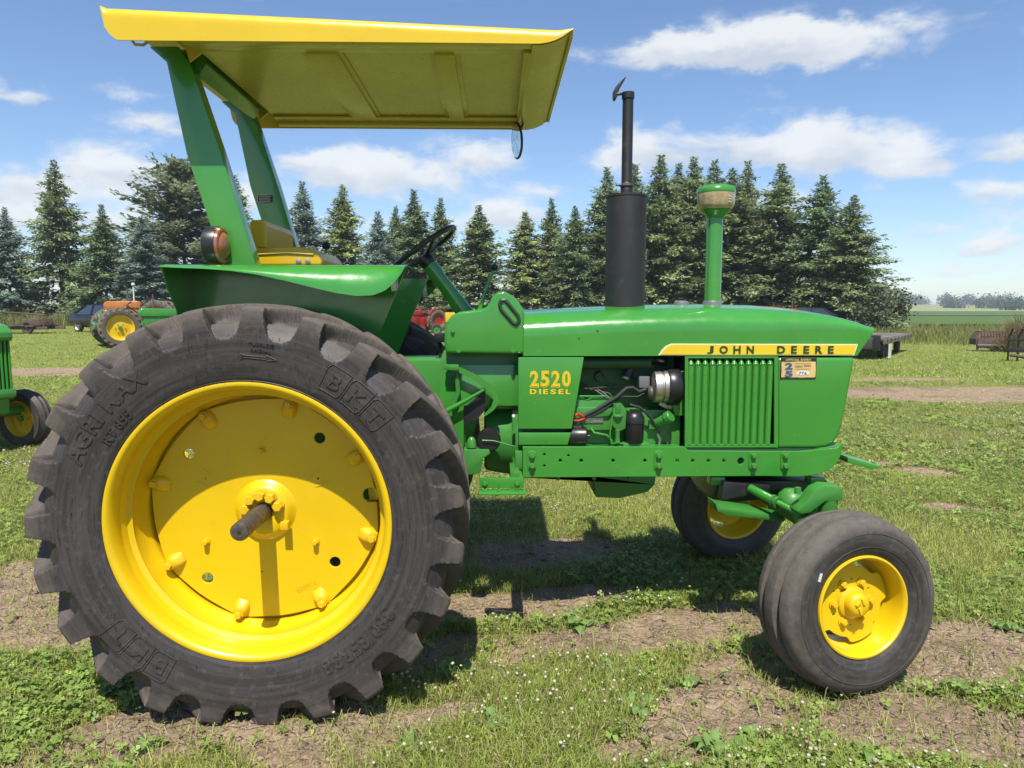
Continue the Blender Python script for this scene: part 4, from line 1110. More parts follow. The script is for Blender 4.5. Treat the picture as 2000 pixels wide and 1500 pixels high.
shell_uv = [(1519, 698), (1671, 698), (1664, 735), (1655, 785), (1646, 830), (1640, 850), (1630, 864), (1614, 873), (1590, 876), (1519, 876)]
MB().prism(PX(shell_uv, -.279), -.279, .279).build('grille_shell', 'green_paint', tr, bevel=.02, bseg=4)
# show entry card
def card():
    y = -.281
    a, b_ = P(1523.5, 739.5, y), P(1595, 699, y)
    c = MB().span((a.x, y - .002, a.z), (b_.x, y, b_.z)).build('entry_card', 'paper_black', tr)
    rr_ = random.Random(5)
    def wob(p0, p1, n):
        return [(p0[0] + (p1[0] - p0[0]) * k / n + rr_.uniform(-.0012, .0012), p0[1] + (p1[1] - p0[1]) * k / n + rr_.uniform(-.0012, .0012)) for k in range(n)]
    x0, x1, z0, z1 = P(1526, 0, y).x, P(1592.5, 0, y).x, P(0, 737, y).z, P(0, 706.5, y).z
    x0, x1 = P(1526, 720, y).x, P(1592.5, 720, y).x; z0, z1 = P(1560, 737, y).z, P(1560, 706.5, y).z
    out = wob((x0, z0), (x1, z0), 9) + wob((x1, z0), (x1, z1), 5) + wob((x1, z1), (x0, z1), 9) + wob((x0, z1), (x0, z0), 5)
    MB().prism(out, y - .0032, y - .0022).build('card_paper', 'paper_tan', c, smooth=0)
    def t(body, u0, u1, v0, v1, m_, off=.01, d=.0045):
        A, B_ = P(u0, v1, y), P(u1, v0, y)
        text_fit('card_print', m_, c, body, A.x, B_.x, A.z, B_.z, y - d, off)
    t('OFFICIAL ENTRY', 1534, 1584, 700.5, 705, 'paper_tan', .02, .003)
    t('2', 1532, 1548, 708.5, 722, 'print_blue', .05); t('5', 1532, 1548, 724, 736, 'print_blue', .05)
    for u0, u1, v0, v1 in ((1552, 1583, 709.5, 710.6), (1552, 1567, 714, 717), (1569, 1583, 712.5, 716), (1553, 1582, 720, 720.8)):
        A, B_ = P(u0, v1, y), P(u1, v0, y)
        MB().span((A.x, y - .0042, A.z), (B_.x, y - .0034, B_.z)).build('card_rule', 'print_brown', c)
    ov = circ(0, 0, 1, 28); qx = P(1567.5, 728.5, y)
    MB().prism([(qx.x + a_ * .031, qx.z + b2 * .0105) for a_, b2 in ov], y - .0042, y - .0034).build('card_oval', 'paper_white', c, smooth=0)
    t('776', 1559, 1575, 726, 731.5, 'print_blue', .01, .0052)
card()

# ---- frame rails with punched holes, bolts and pads
rail_uv = [(1022, 873), (1336, 873), (1344, 881), (1560, 882), (1632, 876), (1643, 868), (1640, 888), (1630, 906), (1613, 919), (1590, 926), (1560, 929), (1490, 928), (1022, 931)]
def rail(sgn):
    y = -.298 if sgn < 0 else .298
    def c_(u, v): q = P(u, v, -.30); return q.x, q.z
    hol = [sq(*c_(u, v),   .0095) for u, v in ((1094, 899), (1135, 899), (1197, 899), (1259, 899), (1322, 899), (1352, 899), (1383, 899), (1413, 899))]
    hol += [circ(*c_(u, v), .0085, 14) for u, v in ((1063, 887), (1063, 909), (1110, 889))] + [circ(*c_(1446, 900), .019, 20)]
    r_ = plate('frame_rail', 'green_paint', tr, PX(rail_uv, -.30), hol, y, .02, .003)
    zt_ = P(1100, 876, -.30).z; zb_ = P(1100, 928, -.30).z
    for za_, xa_ in ((zt_, P(1333, 876, -.3).x), (zb_, P(1480, 928, -.3).x)):
        MB().span((P(1024, 876, -.3).x, sgn * .288, za_ - .004), (xa_, sgn * .20, za_)).build('rail_shade_flange', 'green_paint', r_)  # unseen flanges, added to keep the rail's inside in shade behind the holes
    pad = MB().prism(rounded([(-.0205, -.046), (.0205, -.046), (.0205, .046), (-.0205, .046)], .018), -.006, .006).mesh('bolt_pad', 'green_paint', bevel=.003)
    bm_ = hexbolt(.0125, .018, 'rail_bolt', 'cast_green')
    if sgn < 0:
        for u in (1039, 1286, 1471, 1533):
            q = P(u, 899, -.31); put('bolt_pad', pad, r_, (q.x, -.309, q.z))
            for v in (889, 909):
                q = P(u, v, -.31); put('rail_bolt', bm_, r_, (q.x, -.314, q.z), (0, u * .1 + v, 0))
    return r_
rail(-1); rail(1)
MB().prism(PX([(1340, 874), (1640, 877), (1636, 890), (1342, 890)], -.285), -.285, .285).build('front_support', 'decal_dark', tr, bevel=.004)
MB().prism(PX([(1560, 880), (1641, 870), (1638, 890), (1628, 905), (1600, 922), (1560, 926)], -.28), -.28, .28).build('front_casting', 'cast_green', tr, bevel=.01)
MB().prism(PX([(1640, 886), (1655, 890), (1699, 902), (1700, 908), (1688, 910), (1650, 900), (1640, 897)], -.12), -.2, -.02).build('tow_hook_plate', 'green_paint', tr, bevel=.004)

# ---- engine bay
paint('engine_shade_green', (0.03, 0.13, 0.03), 0.5, 0.4, 0.4, 0.0, (0.05, 0.05, 0.04))  # darker copy of the casting green: shade under the hood put into the colour
for k in range(4):           # injector lines, ports and manifold branches along the head
    u = 1060 + k * 55
    MB().tube([P(1206, 790, -.24), P(1190 - k * 14, 768 - k * 3, -.20), P(u + 20, 745 + k * 2, -.15), P(u, 722, -.12)], .0038, 6).build('injector_line', 'dark_steel', tr)
    MB().lathe([(0, -.03), (.022, -.028), (.026, 0)], P(u, 735, -.10), (0, 1, 0), 16).build('port_boss', 'engine_shade_green', tr)
    MB().tube([P(u + 10, 712, -.10), P(u + 10, 712, -.19)], .02, 12).build('manifold_branch', 'dark_steel', tr)
    put('head_bolt', hexbolt(.011, .016, 'head_bolt', 'engine_shade_green'), tr, P(u + 30, 755, -.101))
MB().tube([P(1045, 710, -.19), P(1270, 708, -.19)], .028, 14).build('intake_manifold', 'engine_shade_green', tr)
MB().tube([P(1225, 735, -.17), P(1235, 712, -.17), P(1262, 700, -.16), P(1300, 706, -.12)], .022, 14).build('radiator_hose', 'plain_rubber', tr)
for u in (1222, 1290): MB().lathe([(.025, -.006), (.027, 0), (.025, .006)], P(u, 738 if u < 1250 else 704, -.16), (0.3, 0, 1), 16).build('hose_clamp', 'aluminium', tr)
MB().tube([P(1150, 830, -.22), P(1160, 845, -.245), P(1185, 850, -.25), P(1196, 862, -.25)], .006, 8).build('oil_line', 'cast_green', tr)
MB().tube([P(1230, 790, -.23), P(1250, 796, -.235), P(1268, 812, -.23), P(1290, 845, -.22)], .007, 8).build('rubber_hose', 'plain_rubber', tr)
MB().tube([P(1312, 838, -.21), P(1306, 856, -.215), P(1302, 875, -.215)], .003, 6).build('drain_wire', 'rust', tr)
for u, v in ((1124, 801), (1150, 801), (1178, 801), (1120, 832), (1140, 834), (1226, 800), (1222, 834)):
    put('cover_bolt', hexbolt(.007, .01, 'cover_bolt', 'cast_green'), tr, P(u, v, -.237))
MB().prism(PX([(1000, 800), (1330, 800), (1330, 930), (1000, 930)], -.19), -.19, .19).build('engine_block', 'cast_green', tr, bevel=.012)
MB().prism(PX([(1035, 680), (1318, 680), (1318, 800), (1035, 800)], -.10), -.10, .14).build('cylinder_head', 'engine_shade_green', tr, bevel=.012)
wav = [(1118, 775), (1135, 775), (1146, 782), (1155, 776), (1185, 776), (1200, 787), (1225, 800), (1225, 838), (1118, 838)]
MB().prism(PX(wav, -.20), -.235, -.17).build('tappet_cover', 'cast_green', tr, bevel=.006)
MB().tube([P(1120, 774, -.24), P(1186, 774, -.24), P(1198, 783, -.24)], .005, 8).build('fuel_line', 'green_paint', tr)
MB().prism(PX([(1120, 795), (1200, 795), (1190, 812), (1120, 818)], -.235), -.25, -.22).build('pump_flange', 'cast_green', tr, bevel=.006)
# injection pump group
pb = MB().prism(PX([(1196, 796), (1212, 786), (1222, 800), (1220, 836), (1206, 842), (1194, 830)], -.25), -.275, -.21)
pb.lathe([(0, -.03), (.02, -.028), (.022, .03), (0, .03)], P(1206, 800, -.26), (0, 0, 1), 14)
pb.lathe([(0, -.006), (.026, -.004), (.024, .006), (0, .01)], P(1206, 812, -.27), (0, 0, 1), 14)
pb.build('injection_pump', 'cast_green', tr, bevel=.004)
for pts in ([(1196, 812), (1191, 850), (1194, 866), (1215, 866)], [(1206, 842), (1207, 868)], [(1212, 866), (1235, 868), (1262, 873)]):
    MB().tube([P(u, v, -.275) for u, v in pts], .0042, 8).build('fuel_line', 'green_paint', tr)
MB().lathe([(0, -.035), (.014, -.03), (.010, 0), (.013, .03), (0, .035)], P(1206, 852, -.27), (0, 0, 1), 14).build('hand_primer', 'cast_green', tr)
of = P(1238, 833, -.25)
MB().lathe([(0, .075), (.02, .074), (.036, .066), (.047, .048), (.05, .03), (.05, .018), (.047, .016), (.046, -.07), (.04, -.078), (0, -.078)], of, (0, 0, 1), 32).build('oil_filter', 'black_plastic', tr, smooth=40)
MB().prism(PX([(1216, 862), (1262, 862), (1276, 872), (1212, 872)], -.24), -.28, -.2).build('filter_base', 'cast_green', tr, bevel=.006)
# alternator: grey box, ribbed stator, black fan guard
alt = P(1288, 755, -.21)
al = MB().lathe([(0, -.04), (.058, -.04), (.076, -.03), (.079, .0), (.074, .003), (.074, .009), (.08, .012), (.081, .036), (.06, .042), (0, .042)], alt, (1, 0, 0), 32).build('alternator', 'aluminium', tr, smooth=35)
MB().lathe([(0, .030), (.086, .030), (.09, .036), (.09, .082), (.083, .092), (.03, .096), (0, .096)], alt, (1, 0, 0), 32).build('fan_guard', 'black_plastic', al, smooth=35)
MB().span((alt.x - .10, -.225, alt.z - .005), (alt.x - .05, -.17, alt.z + .05)).build('regulator_box', 'gasket_grey', al, bevel=.004)
MB().lathe([(0, -.06), (.025, -.06), (.034, -.05), (.036, -.028), (0, -.028)], alt + Vector((0, -.01, -.03)), (1, 0, 0), 18).build('rear_bearing', 'dark_steel', al)
MB().prism(PX([(1296, 775), (1316, 770), (1318, 795), (1304, 800), (1285, 790)], -.2), -.215, -.19).build('alternator_bracket', 'aluminium', tr, bevel=.004)
MB().tube([P(1133, 816, -.25), P(1165, 800, -.25), P(1205, 775, -.255), P(1224, 758, -.25), P(1236, 757, -.245), P(1248, 765, -.24), P(1262, 760, -.24)], .009, 10).build('wiring_loom', 'plain_rubber', tr)
MB().tube([P(1137, 820, -.25), P(1175, 803, -.252), P(1215, 774, -.25), P(1245, 775, -.24), P(1258, 768, -.24)], .0045, 8).build('wiring_loom', 'black_plastic', tr)
MB().tube([P(1122, 812, -.27), P(1130, 808, -.27), P(1140, 814, -.27), P(1141, 818, -.27), P(1130, 822, -.27), P(1120, 821, -.27)], .005, 8).build('battery_cable', 'red_wire', tr)
MB().tube([P(1122, 806, -.265), P(1133, 812, -.265), P(1136, 820, -.265)], .003, 6).build('battery_cable', 'orange_paint', tr)
sx_ = P(1128, 852, -.25)
MB().lathe([(0, -.045), (.040, -.045), (.046, -.035), (.046, .036), (.04, .042), (0, .042)], sx_, (1, 0, 0), 28).lathe([(0, .04), (.008, .04), (.008, .058), (0, .058)], sx_, (1, 0, 0), 12).build('starter_motor', 'black_plastic', tr, smooth=40)
MB().span(P(1112, 829, -.26), P(1134, 833, -.23)).build('solenoid_strap', 'dark_steel', tr)
a_, b_ = P(1143, 826, -.236), P(1178, 816, -.236)
np_ = MB().span((a_.x, -.240, a_.z), (b_.x, -.2355, b_.z)).build('name_plate', 'aluminium', tr, bevel=.001)
q0, q1 = P(1145, 820.5, -.241), P(1176, 817.5, -.241)
text_fit('plate_text', 'plain_rubber', np_, 'JOHN DEERE', q0.x, q1.x, q0.z, q1.z, -.2412, .01, 1.2)
# oil filler neck with ribbed cap
n0, n1 = P(1276, 830, -.2), P(1300, 818, -.24)
MB().tube([P(1268, 834, -.17), n0, n1], [.02, .022, .024], 14).build('filler_neck', 'cast_green', tr)
dv = (n1 - n0).normalized()
MB().tube([n1 - dv * .002, n1 + dv * .006, n1 + dv * .03, n1 + dv * .034], [.024, .03, .03, .026], 12).build('filler_cap', 'cast_green', tr, smooth=25)
MB().prism(PX([(1268, 820), (1282, 818), (1284, 838), (1266, 838)], -.21), -.22, -.18).build('neck_bracket', 'cast_green', tr, bevel=.004)
MB().tube([P(1284, 848, -.22), P(1289, 858, -.22), P(1287, 872, -.22)], .006, 8).build('water_hose', 'aluminium', tr)
# fan shroud, radiator, manifold
MB().prism(PX([(1318, 724), (1336, 724), (1336, 812), (1318, 812), (1312, 790), (1312, 750)], -.23), -.235, .235).build('fan_shroud', 'green_paint', tr, bevel=.006)
MB().prism(PX([(1336, 705), (1500, 705), (1500, 870), (1336, 870)], -.22), -.22, .22).build('radiator', 'black_paint', tr)
MB().tube([P(1040, 730, .0), P(1222, 730, .0), P(1222, 690, .0)], .04, 14).build('exhaust_manifold', 'black_paint', tr)
MB().prism(PX([(1020, 930), (1158, 928), (1162, 968), (1208, 970), (1262, 958), (1276, 944), (1278, 928)], -.12), -.15, .15).build('oil_pan', 'cast_green', tr, bevel=.008)
for k in range(4):
    q = P(1020 + k * 70, 934, -.16); put('pan_bolt', hexbolt(.008, .01, 'pan_bolt', 'cast_green'), tr, q)

# ---- clutch housing, pedals, levers, step
cx0, cx1 = P(945, 860, -.2).x, P(1018, 860, -.2).x
MB().lathe([(.0, 0), (.15, 0), (.165, .01), (.175, .05), (.185, .12), (.205, .15), (.215, .165), (.215, .19), (0, .19)], ((cx0, 0, P(980, 868, -.2).z)), (1, 0, 0), 40).build('clutch_housing', 'cast_green', tr, smooth=35)
MB().prism(PX([(866, 684), (1014, 684), (1014, 800), (940, 800), (900, 930), (700, 930), (700, 702), (860, 702)], -.17), -.17, .17).build('transmission_case', 'cast_green', tr, bevel=.012)
sp_ = MB().prism(PX([(870, 712), (1013, 712), (1013, 792), (906, 792), (906, 930), (852, 930), (852, 790)], -.205), -.215, -.2).build('shield_plate', 'green_paint', tr, bevel=.003)
MB().tube([(x, -.208, z) for x, z in PX([(868, 776), (1013, 776)], -.217)], .004, 6).build('shield_seam', 'decal_dark', tr)
arc = chan(PX([(868, 716), (895, 721), (925, 735), (950, 752), (965, 768), (970, 782), (962, 798), (945, 812)], -.26), 29)
av = MB()
def arcp(s, t):
    i = s * 28; k = min(int(i), 27); f = i - k; q = arc[k] * (1 - f) + arc[k + 1] * f; d_ = arc[min(k + 1, 28)] - arc[k]; d_ = d_ / np.linalg.norm(d_)
    w_ = .013 * (1 - .6 * max(0, s - .75) / .25)
    return (q[0] - d_[1] * w_ * (t - .5) * 2, -.262, q[1] + d_[0] * w_ * (t - .5) * 2)
av.grid(arcp, 29, 3); av.build('pedal_strap', 'green_paint', tr, solid=.012)
MB().span(P(868, 712, -.275), P(897, 722, -.235)).build('brake_pedal', 'green_paint', tr, bevel=.004)
MB().tube([P(872, 803, -.25), P(905, 785, -.25), P(948, 760, -.25)], [.012, .011, .006], 8).build('brace_rod', 'green_paint', tr)
MB().prism(PX([(907, 795), (948, 762), (948, 800), (935, 815), (907, 830)], -.21), -.222, -.216).build('lever_guard', 'black_paint', tr)
MB().tube([P(892, 728, -.24), P(895, 765, -.24), P(886, 790, -.24)], .012, 8).build('lever_arm', 'cast_green', tr)
MB().lathe([(0, -.03), (.05, -.03), (.056, -.02), (.056, .0), (0, .0)], P(955, 858, -.235), (0, 1, 0), 24).build('brake_cover', 'black_plastic', tr)
MB().tube([P(942, 860, -.275), P(965, 861, -.275), P(1005, 872, -.28)], .0035, 6).build('control_rod', 'green_paint', tr)
vb = MB().prism(PX([(906, 876), (955, 876), (958, 884), (944, 893), (938, 922), (906, 926)], -.25), -.28, -.2)
vb.lathe([(0, 0), (.026, 0), (.02, .035), (.012, .05), (0, .05)], P(921, 874, -.25), (0, 0, 1), 14)
vb.build('brake_valve', 'cast_green', tr, bevel=.005)
MB().prism(PX([(1006, 882), (1020, 882), (1020, 916), (1006, 916)], -.3), -.31, -.25).build('rail_bracket', 'cast_green', tr, bevel=.003)
for v in (812, 917):
    MB().tube([P(1003, v, -.285), P(1003, v, -.25)], .008, 6).build('housing_bolt', 'white_paint', tr)
# step
e0, e1 = P(936, 933, -.42), P(1023, 953, -.42)
stp = MB().span((e0.x, -.425, e1.z), (e1.x, -.415, e0.z)).build('foot_step', 'green_paint', tr, bevel=.002)
MB().span((e0.x, -.50, e1.z - .012), (e1.x, -.4255, e1.z - .003)).build('step_tread', 'green_paint', stp, bevel=.002)
for i in range(4):
    for j in range(3):
        q = Vector((e0.x + .025 + i * .062, -.435 - j * .025, e1.z - .004)); MB().lathe([(.005, .006), (.009, 0)], q, (0, 0, 1), 8).build('tread_nub', 'green_paint', stp)
for u in (947, 1010):
    q = P(u, 944, -.426); put('step_bolt', hexbolt(.010, .014, 'step_bolt', 'cast_green'), stp, q)
MB().tube([P(1015, 940, -.40), P(1012, 925, -.3)], .02, 8).build('step_arm', 'cast_green', tr)
MB().span((e1.x - .06, -.42, e0.z - .02), (e1.x - .02, -.2, e0.z + .02)).build('step_support', 'cast_green', tr)

# ---- rear axle, platform, hitch
MB().tube([(AXX, -.68, AXZ), (AXX, -.4, AXZ), (AXX, -.22, AXZ), (AXX, .22, AXZ), (AXX, .4, AXZ), (AXX, .68, AXZ)], [.075, .085, .14, .14, .085, .075], 20).build('rear_axle_housing', 'cast_green', tr)
MB().span((-1.25, -.16, .55), (-.35, .16, 1.1)).build('differential_case', 'cast_green', tr, bevel=.02)
MB().span((-1.12, -.36, 1.12), (-.3, .36, 1.15)).build('platform', 'cast_green', tr, bevel=.005)
MB().span((-1.55, -.04, .42), (-.9, .04, .47)).build('drawbar', 'cast_green', tr, bevel=.005)
MB().prism([(-1.2, 1.15), (-.86, 1.15), (-.9, 1.5), (-1.16, 1.5)], -.2, .2).build('seat_base', 'cast_green', tr, bevel=.02)

# ---- fenders
lip_uv = [(312, 521), (345, 523), (400, 525), (450, 529), (500, 536), (560, 549), (620, 564), (660, 573), (695, 578), (728, 577), (752, 568), (772, 551), (784, 534), (791, 521)]
lipx = [P(u, v, -.79).x for u, v in lip_uv]; lipz = [P(u, v, -.79).z for u, v in lip_uv]
ztop = P(550, 517, -.72).z
def fender(sgn):
    def fp(s, t):
        x = lipx[0] + (lipx[-1] - lipx[0]) * s; zl = min(float(np.interp(x, lipx, lipz)), ztop - .004)
        if t < .35: return (x, sgn * (.49 + (.70 - .49) * t / .35), ztop)
        a = (t - .35) / .65 * math.pi / 2
        return (x, sgn * (.70 + .095 * math.sin(a)), zl + (ztop - zl) * math.cos(a))
    fe = MB().grid(fp, 64, 22).build('fender', 'green_paint', tr, solid=.006, smooth=50)
    z0 = ztop - .002
    xr_ = lipx[0] + .004; zr = P(345, 607, -.66).z
    ip = [(lipx[-1] - .035, z0), (P(741, 650, -.5).x, P(741, 650, -.5).z), (-.62, 1.15), (xr_ + .1, 1.15), (xr_, 1.3), (xr_, z0)]
    MB().add([(xr_, sgn * .785, z0), (xr_, sgn * .74, z0 - .09), (xr_, sgn * .665, zr), (xr_, sgn * .64, 1.3), (xr_, sgn * .49, 1.3), (xr_, sgn * .49, z0)], [(0, 1, 2, 3, 4, 5)]).build('rear_apron', 'green_paint', fe, solid=.005)
    MB().prism(ip, sgn * .487, sgn * .495).build('inner_panel', 'green_paint', fe)
    MB().tube([(lipx[-1] - .075, sgn * .62, z0 - .06), (lipx[-1] - .055, sgn * .62, z0 - .06)], [.04, .036], 20).build('fender_lamp', 'headlight_glass', fe)
    return fe
fender(-1); fender(1)

# ---- roll bar and canopy
post_uv = [(290, 90), (346, 90), (371, 123), (432, 300), (500, 519), (437, 519), (364, 300), (325, 121)]
po = PX(post_uv, -.43)
for sgn in (-1, 1):
    pp = MB().prism(po, sgn * .43, sgn * .35).build('roll_post', 'green_paint', tr, bevel=.006, bseg=3)
cb = PX([(345, 96), (398, 97), (403, 125), (388, 152), (362, 128)], -.35)
MB().prism(cb, -.35, .35).build('roll_crossbar', 'green_paint', tr, bevel=.006)
q = P(519, 389, .349)
wp = MB().span((q.x - .042, .3435, q.z - .021), (q.x + .042, .3495, q.z + .021)).build('caution_plate', 'aluminium', tr)
MB().span((q.x - .040, .3425, q.z - .019), (q.x + .040, .3434, q.z + .019)).build('plate_face', 'paper_black', wp)
for k in range(4): MB().span((q.x - .034, .3418, q.z + .010 - k * .008), (q.x + .03 - .006 * (k % 2), .3424, q.z + .0125 - k * .008)).build('plate_line', 'decal_edge', wp)

CH = 0.665                   # canopy half width
def cz_top(x): 
    a, b_ = P(196, 10, -CH), P(1120, 55, -CH); return a.z + (b_.z - a.z) * (x - a.x) / (b_.x - a.x)
bot_uv = [(195, 14), (196, 24), (199, 40), (206, 57), (217, 70), (229, 78), (300, 79), (600, 81), (900, 83.5), (1040, 85), (1058, 85), (1078, 81), (1098, 72), (1112, 62), (1120, 57)]
bx = [P(u, v, -CH).x for u, v in bot_uv]; bz = [P(u, v, -CH).z for u, v in bot_uv]
xa, xb = bx[0], bx[-1]
def can_pt(s, t):
    e = .5 - .5 * math.cos(math.pi * s); e = .5 * e + .5 * s
    x = xa + (xb - xa) * e; zt = cz_top(x); zl = min(float(np.interp(x, bx, bz)), zt - .001)
    side = -1 if t < .5 else 1; q_ = abs(t - .5) * 2; rc = min(.035, (zt - zl) * .8)
    if q_ > .7: z = zl + (zt - rc - zl) * (1 - (q_ - .7) / .3); y = CH
    elif q_ > .45:
        a = (.7 - q_) / .25 * math.pi / 2; y = CH - rc * (1 - math.cos(a)); z = zt - rc + rc * math.sin(a)
    else: y = (CH - rc) * q_ / .45; z = zt
    return (x, side * y, z)
can = MB().grid(can_pt, 72, 41).build('canopy', 'canopy_yellow', tr, solid=.006, smooth=40)
# turned-up end sheets and inner liner, ribs and rails
def endsheet(i0, i1, xs_, name):
    b = MB(); pts = [(bx[k], bz[k]) for k in range(i0, i1)]
    for k in range(len(pts) - 1):
        (xA, zA), (xB, zB) = pts[k], pts[k + 1]
        b.add([(xA, -CH + .012, zA), (xA, CH - .012, zA), (xB, CH - .012, zB), (xB, -CH + .012, zB)], [(0, 1, 2, 3)])
    return b.build(name, 'canopy_liner', can, solid=.004, smooth=50)
endsheet(9, 15, 0, 'front_visor')
xlr = P(392, 90, -.45).x
xl0, xl1 = P(300, 80, -CH).x, P(1030, 85, -CH).x
zl = bz[8] + .030
MB().span((xlr, -CH + .012, zl), (bx[10], CH - .012, zl + .006)).build('canopy_liner', 'canopy_liner', can)
for sgn in (-1, 1):
    MB().span((xlr, sgn * (CH - .014), zl - .028), (bx[10] - .01, sgn * (CH - .075), zl - .001)).build('side_rail', 'canopy_liner', can, bevel=.003)
    MB().span((xlr, sgn * (CH - .080), zl - .012), (bx[10] - .01, sgn * (CH - .17), zl - .002)).build('edge_panel', 'canopy_liner', can, bevel=.002)
def ribx(u_near, v, y=-.5): return P(u_near, v, y).x
for u0, u1, d in ((590, 652, .020), (845, 885, .020)):
    x0, x1 = P(u0, 100, -.55).x, P(u1, 100, -.55).x
    MB().span((x0, -CH + .17, zl - d), (x1, CH - .17, zl - .0015)).build('cross_rib', 'canopy_liner', can, bevel=.004)
    MB().span((x0 - .022, -CH + .17, zl - .006), (x1 + .022, CH - .17, zl - .0018)).build('rib_flange', 'canopy_liner', can, bevel=.001)
xf = bx[9]
MB().span((xf - .03, -CH + .1, zl - .035), (xf + .01, CH - .1, zl - .002)).build('front_rail', 'canopy_liner', can, bevel=.003)
MB().span((bx[14] - .012, -CH + .03, bz[14] - .02), (bx[14] + .002, CH - .03, bz[14] - .004)).build('front_edge_strip', 'canopy_liner', can, bevel=.002)
for sgn in (-1, 1):          # canopy brackets on the roll bar
    bk = MB().prism(PX([(345, 82), (430, 84), (400, 100), (372, 122), (366, 100)], -.44), sgn * .438, sgn * .45).build('canopy_bracket', 'canopy_liner', can)
    lp = MB().tube([P(258, 80, -.5 * 1), P(264, 87, -.5), P(280, 88, -.5), P(288, 82, -.5)], .006, 8).build('lift_loop', 'canopy_liner', can) if sgn < 0 else None
# mirror
mq = P(1010, 275, .50)
mir = MB().lathe([(0, -.012), (.07, -.010), (.082, -.004), (.085, .002), (.078, .006), (0, .004)], (0, 0, 0), (1, 0, 0), 32).build('mirror', 'black_plastic', tr, smooth=40)
mir.location = mq; mir.rotation_euler = (0, R_(4), R_(202)); mir.scale = (1, .85, 1.18)
ml = MB().lathe([(0, .0085), (.076, .0075)], (0, 0, 0), (1, 0, 0), 32).build('mirror_face', 'mirror_glass', mir)
MB().tube([P(1024, 232, .52), P(1020, 245, .51), P(1014, 262, .505)], .006, 8).build('mirror_arm', 'black_paint', tr)
# amber lamp
am = P(421, 480, -.46)
amb = MB().lathe([(0, -.03), (.075, -.03), (.081, -.024), (.081, .022), (.078, .028)], (0, 0, 0), (0, 1, 0), 36).build('warning_lamp', 'black_plastic', tr, smooth=40)
amb.location = am; amb.rotation_euler = (0, 0, R_(-94))
MB().lathe([(.078, .026), (.074, .038), (.062, .040), (.058, .036), (.052, .044), (.035, .051), (0, .055)], (0, 0, 0), (0, 1, 0), 36).build('amber_lens', 'amber_lens', amb, smooth=50)
MB().tube([am + Vector((.0, .02, 0)), P(447, 480, -.43)], .012, 8).build('lamp_stalk', 'black_paint', tr)

# ---- seat
sx0 = P(500, 500, -.2).x; sx1 = P(628, 500, -.2).x; sz1 = P(560, 484, -.2).z
seat = MB().prism(PX([(493, 495), (500, 485), (540, 482), (585, 482), (612, 487), (624, 496), (629, 508), (629, 520), (500, 520)], -.22), -.23, .23).build('seat', 'seat_yellow', tr, bevel=.028, bseg=4)
MB().tube([P(500, 497, -.232), P(560, 494, -.232), P(612, 497, -.232)], .005, 6).build('seat_piping', 'seat_yellow', tr)
bk = MB().prism(PX([(488, 436), (493, 430), (515, 429), (521, 440), (521, 484), (494, 484)], -.2), -.21, .23).build('seat_back', 'seat_yellow', tr, bevel=.02, bseg=4)
for u in (583, 601):
    MB().lathe([(0, -.006), (.012, -.004), (.012, 0)], P(u, 510, -.233), (0, 1, 0), 12).build('seat_bolt', 'aluminium', tr)
MB().tube([P(632, 520, .1), P(636, 490, .1), P(639, 484, .1)], .008, 8).build('hitch_lever', 'green_paint', tr)
MB().lathe([(0, .022), (.016, .016), (.022, 0), (.016, -.016), (0, -.022)], P(637, 480, .1), (0, 0, 1), 16).build('lever_knob', 'black_plastic', tr)
# ---- steering
ca, cbm = P(826, 500, 0), P(906, 608, 0)
ax_ = (ca - cbm).normalized()
MB().tube([cbm - ax_ * .1, cbm, ca - ax_ * .14, ca - ax_ * .10, ca - ax_ * .055], [.045, .042, .034, .040, .036], 20).build('steering_column', 'green_paint', tr)
d_, e_, g_ = frame(ax_)
swc = ca + ax_ * .02
sw = MB().tube([swc + (e_ * math.cos(k / 48 * 6.28319) + g_ * math.sin(k / 48 * 6.28319)) * .205 for k in range(48)], .013, 10, closed=True)
for k in range(3):
    w_ = k / 3 * 6.28319 + .5; v_ = e_ * math.cos(w_) + g_ * math.sin(w_)
    sw.tube([swc - ax_ * .03 + v_ * .03, swc - ax_ * .015 + v_ * .12, swc + v_ * .2], [.013, .009, .009], 8)
sw.lathe([(0, -.07), (.035, -.06), (.042, -.03), (.03, .0), (0, .006)], swc - ax_ * .02, ax_, 20)
sw.build('steering_wheel', 'black_plastic', tr, smooth=45)
MB().tube([P(936, 608, -.1), P(945, 580, -.1), P(960, 536, -.1), P(965, 528, -.1)], [.012, .008, .008, .006], 8).build('throttle_lever', 'green_paint', tr)
MB().lathe([(0, .019), (.0135, .0135), (.019, 0), (.0135, -.0135), (0, -.019)], P(966, 522, -.1), (0, 0, 1), 16).build('lever_knob', 'black_plastic', tr)
MB().span(P(905, 596, .05), P(960, 601, .2)).build('lever_quadrant', 'cast_green', tr, bevel=.003)
MB().prism(PX([(849, 652), (869, 650), (869, 668), (849, 668)], -.1), -.14, -.06).build('pedal_pad', 'black_plastic', tr, bevel=.004)
MB().tube([P(858, 668, -.1), P(862, 700, -.1), P(868, 720, -.1)], .01, 8).build('pedal_arm', 'black_paint', tr)

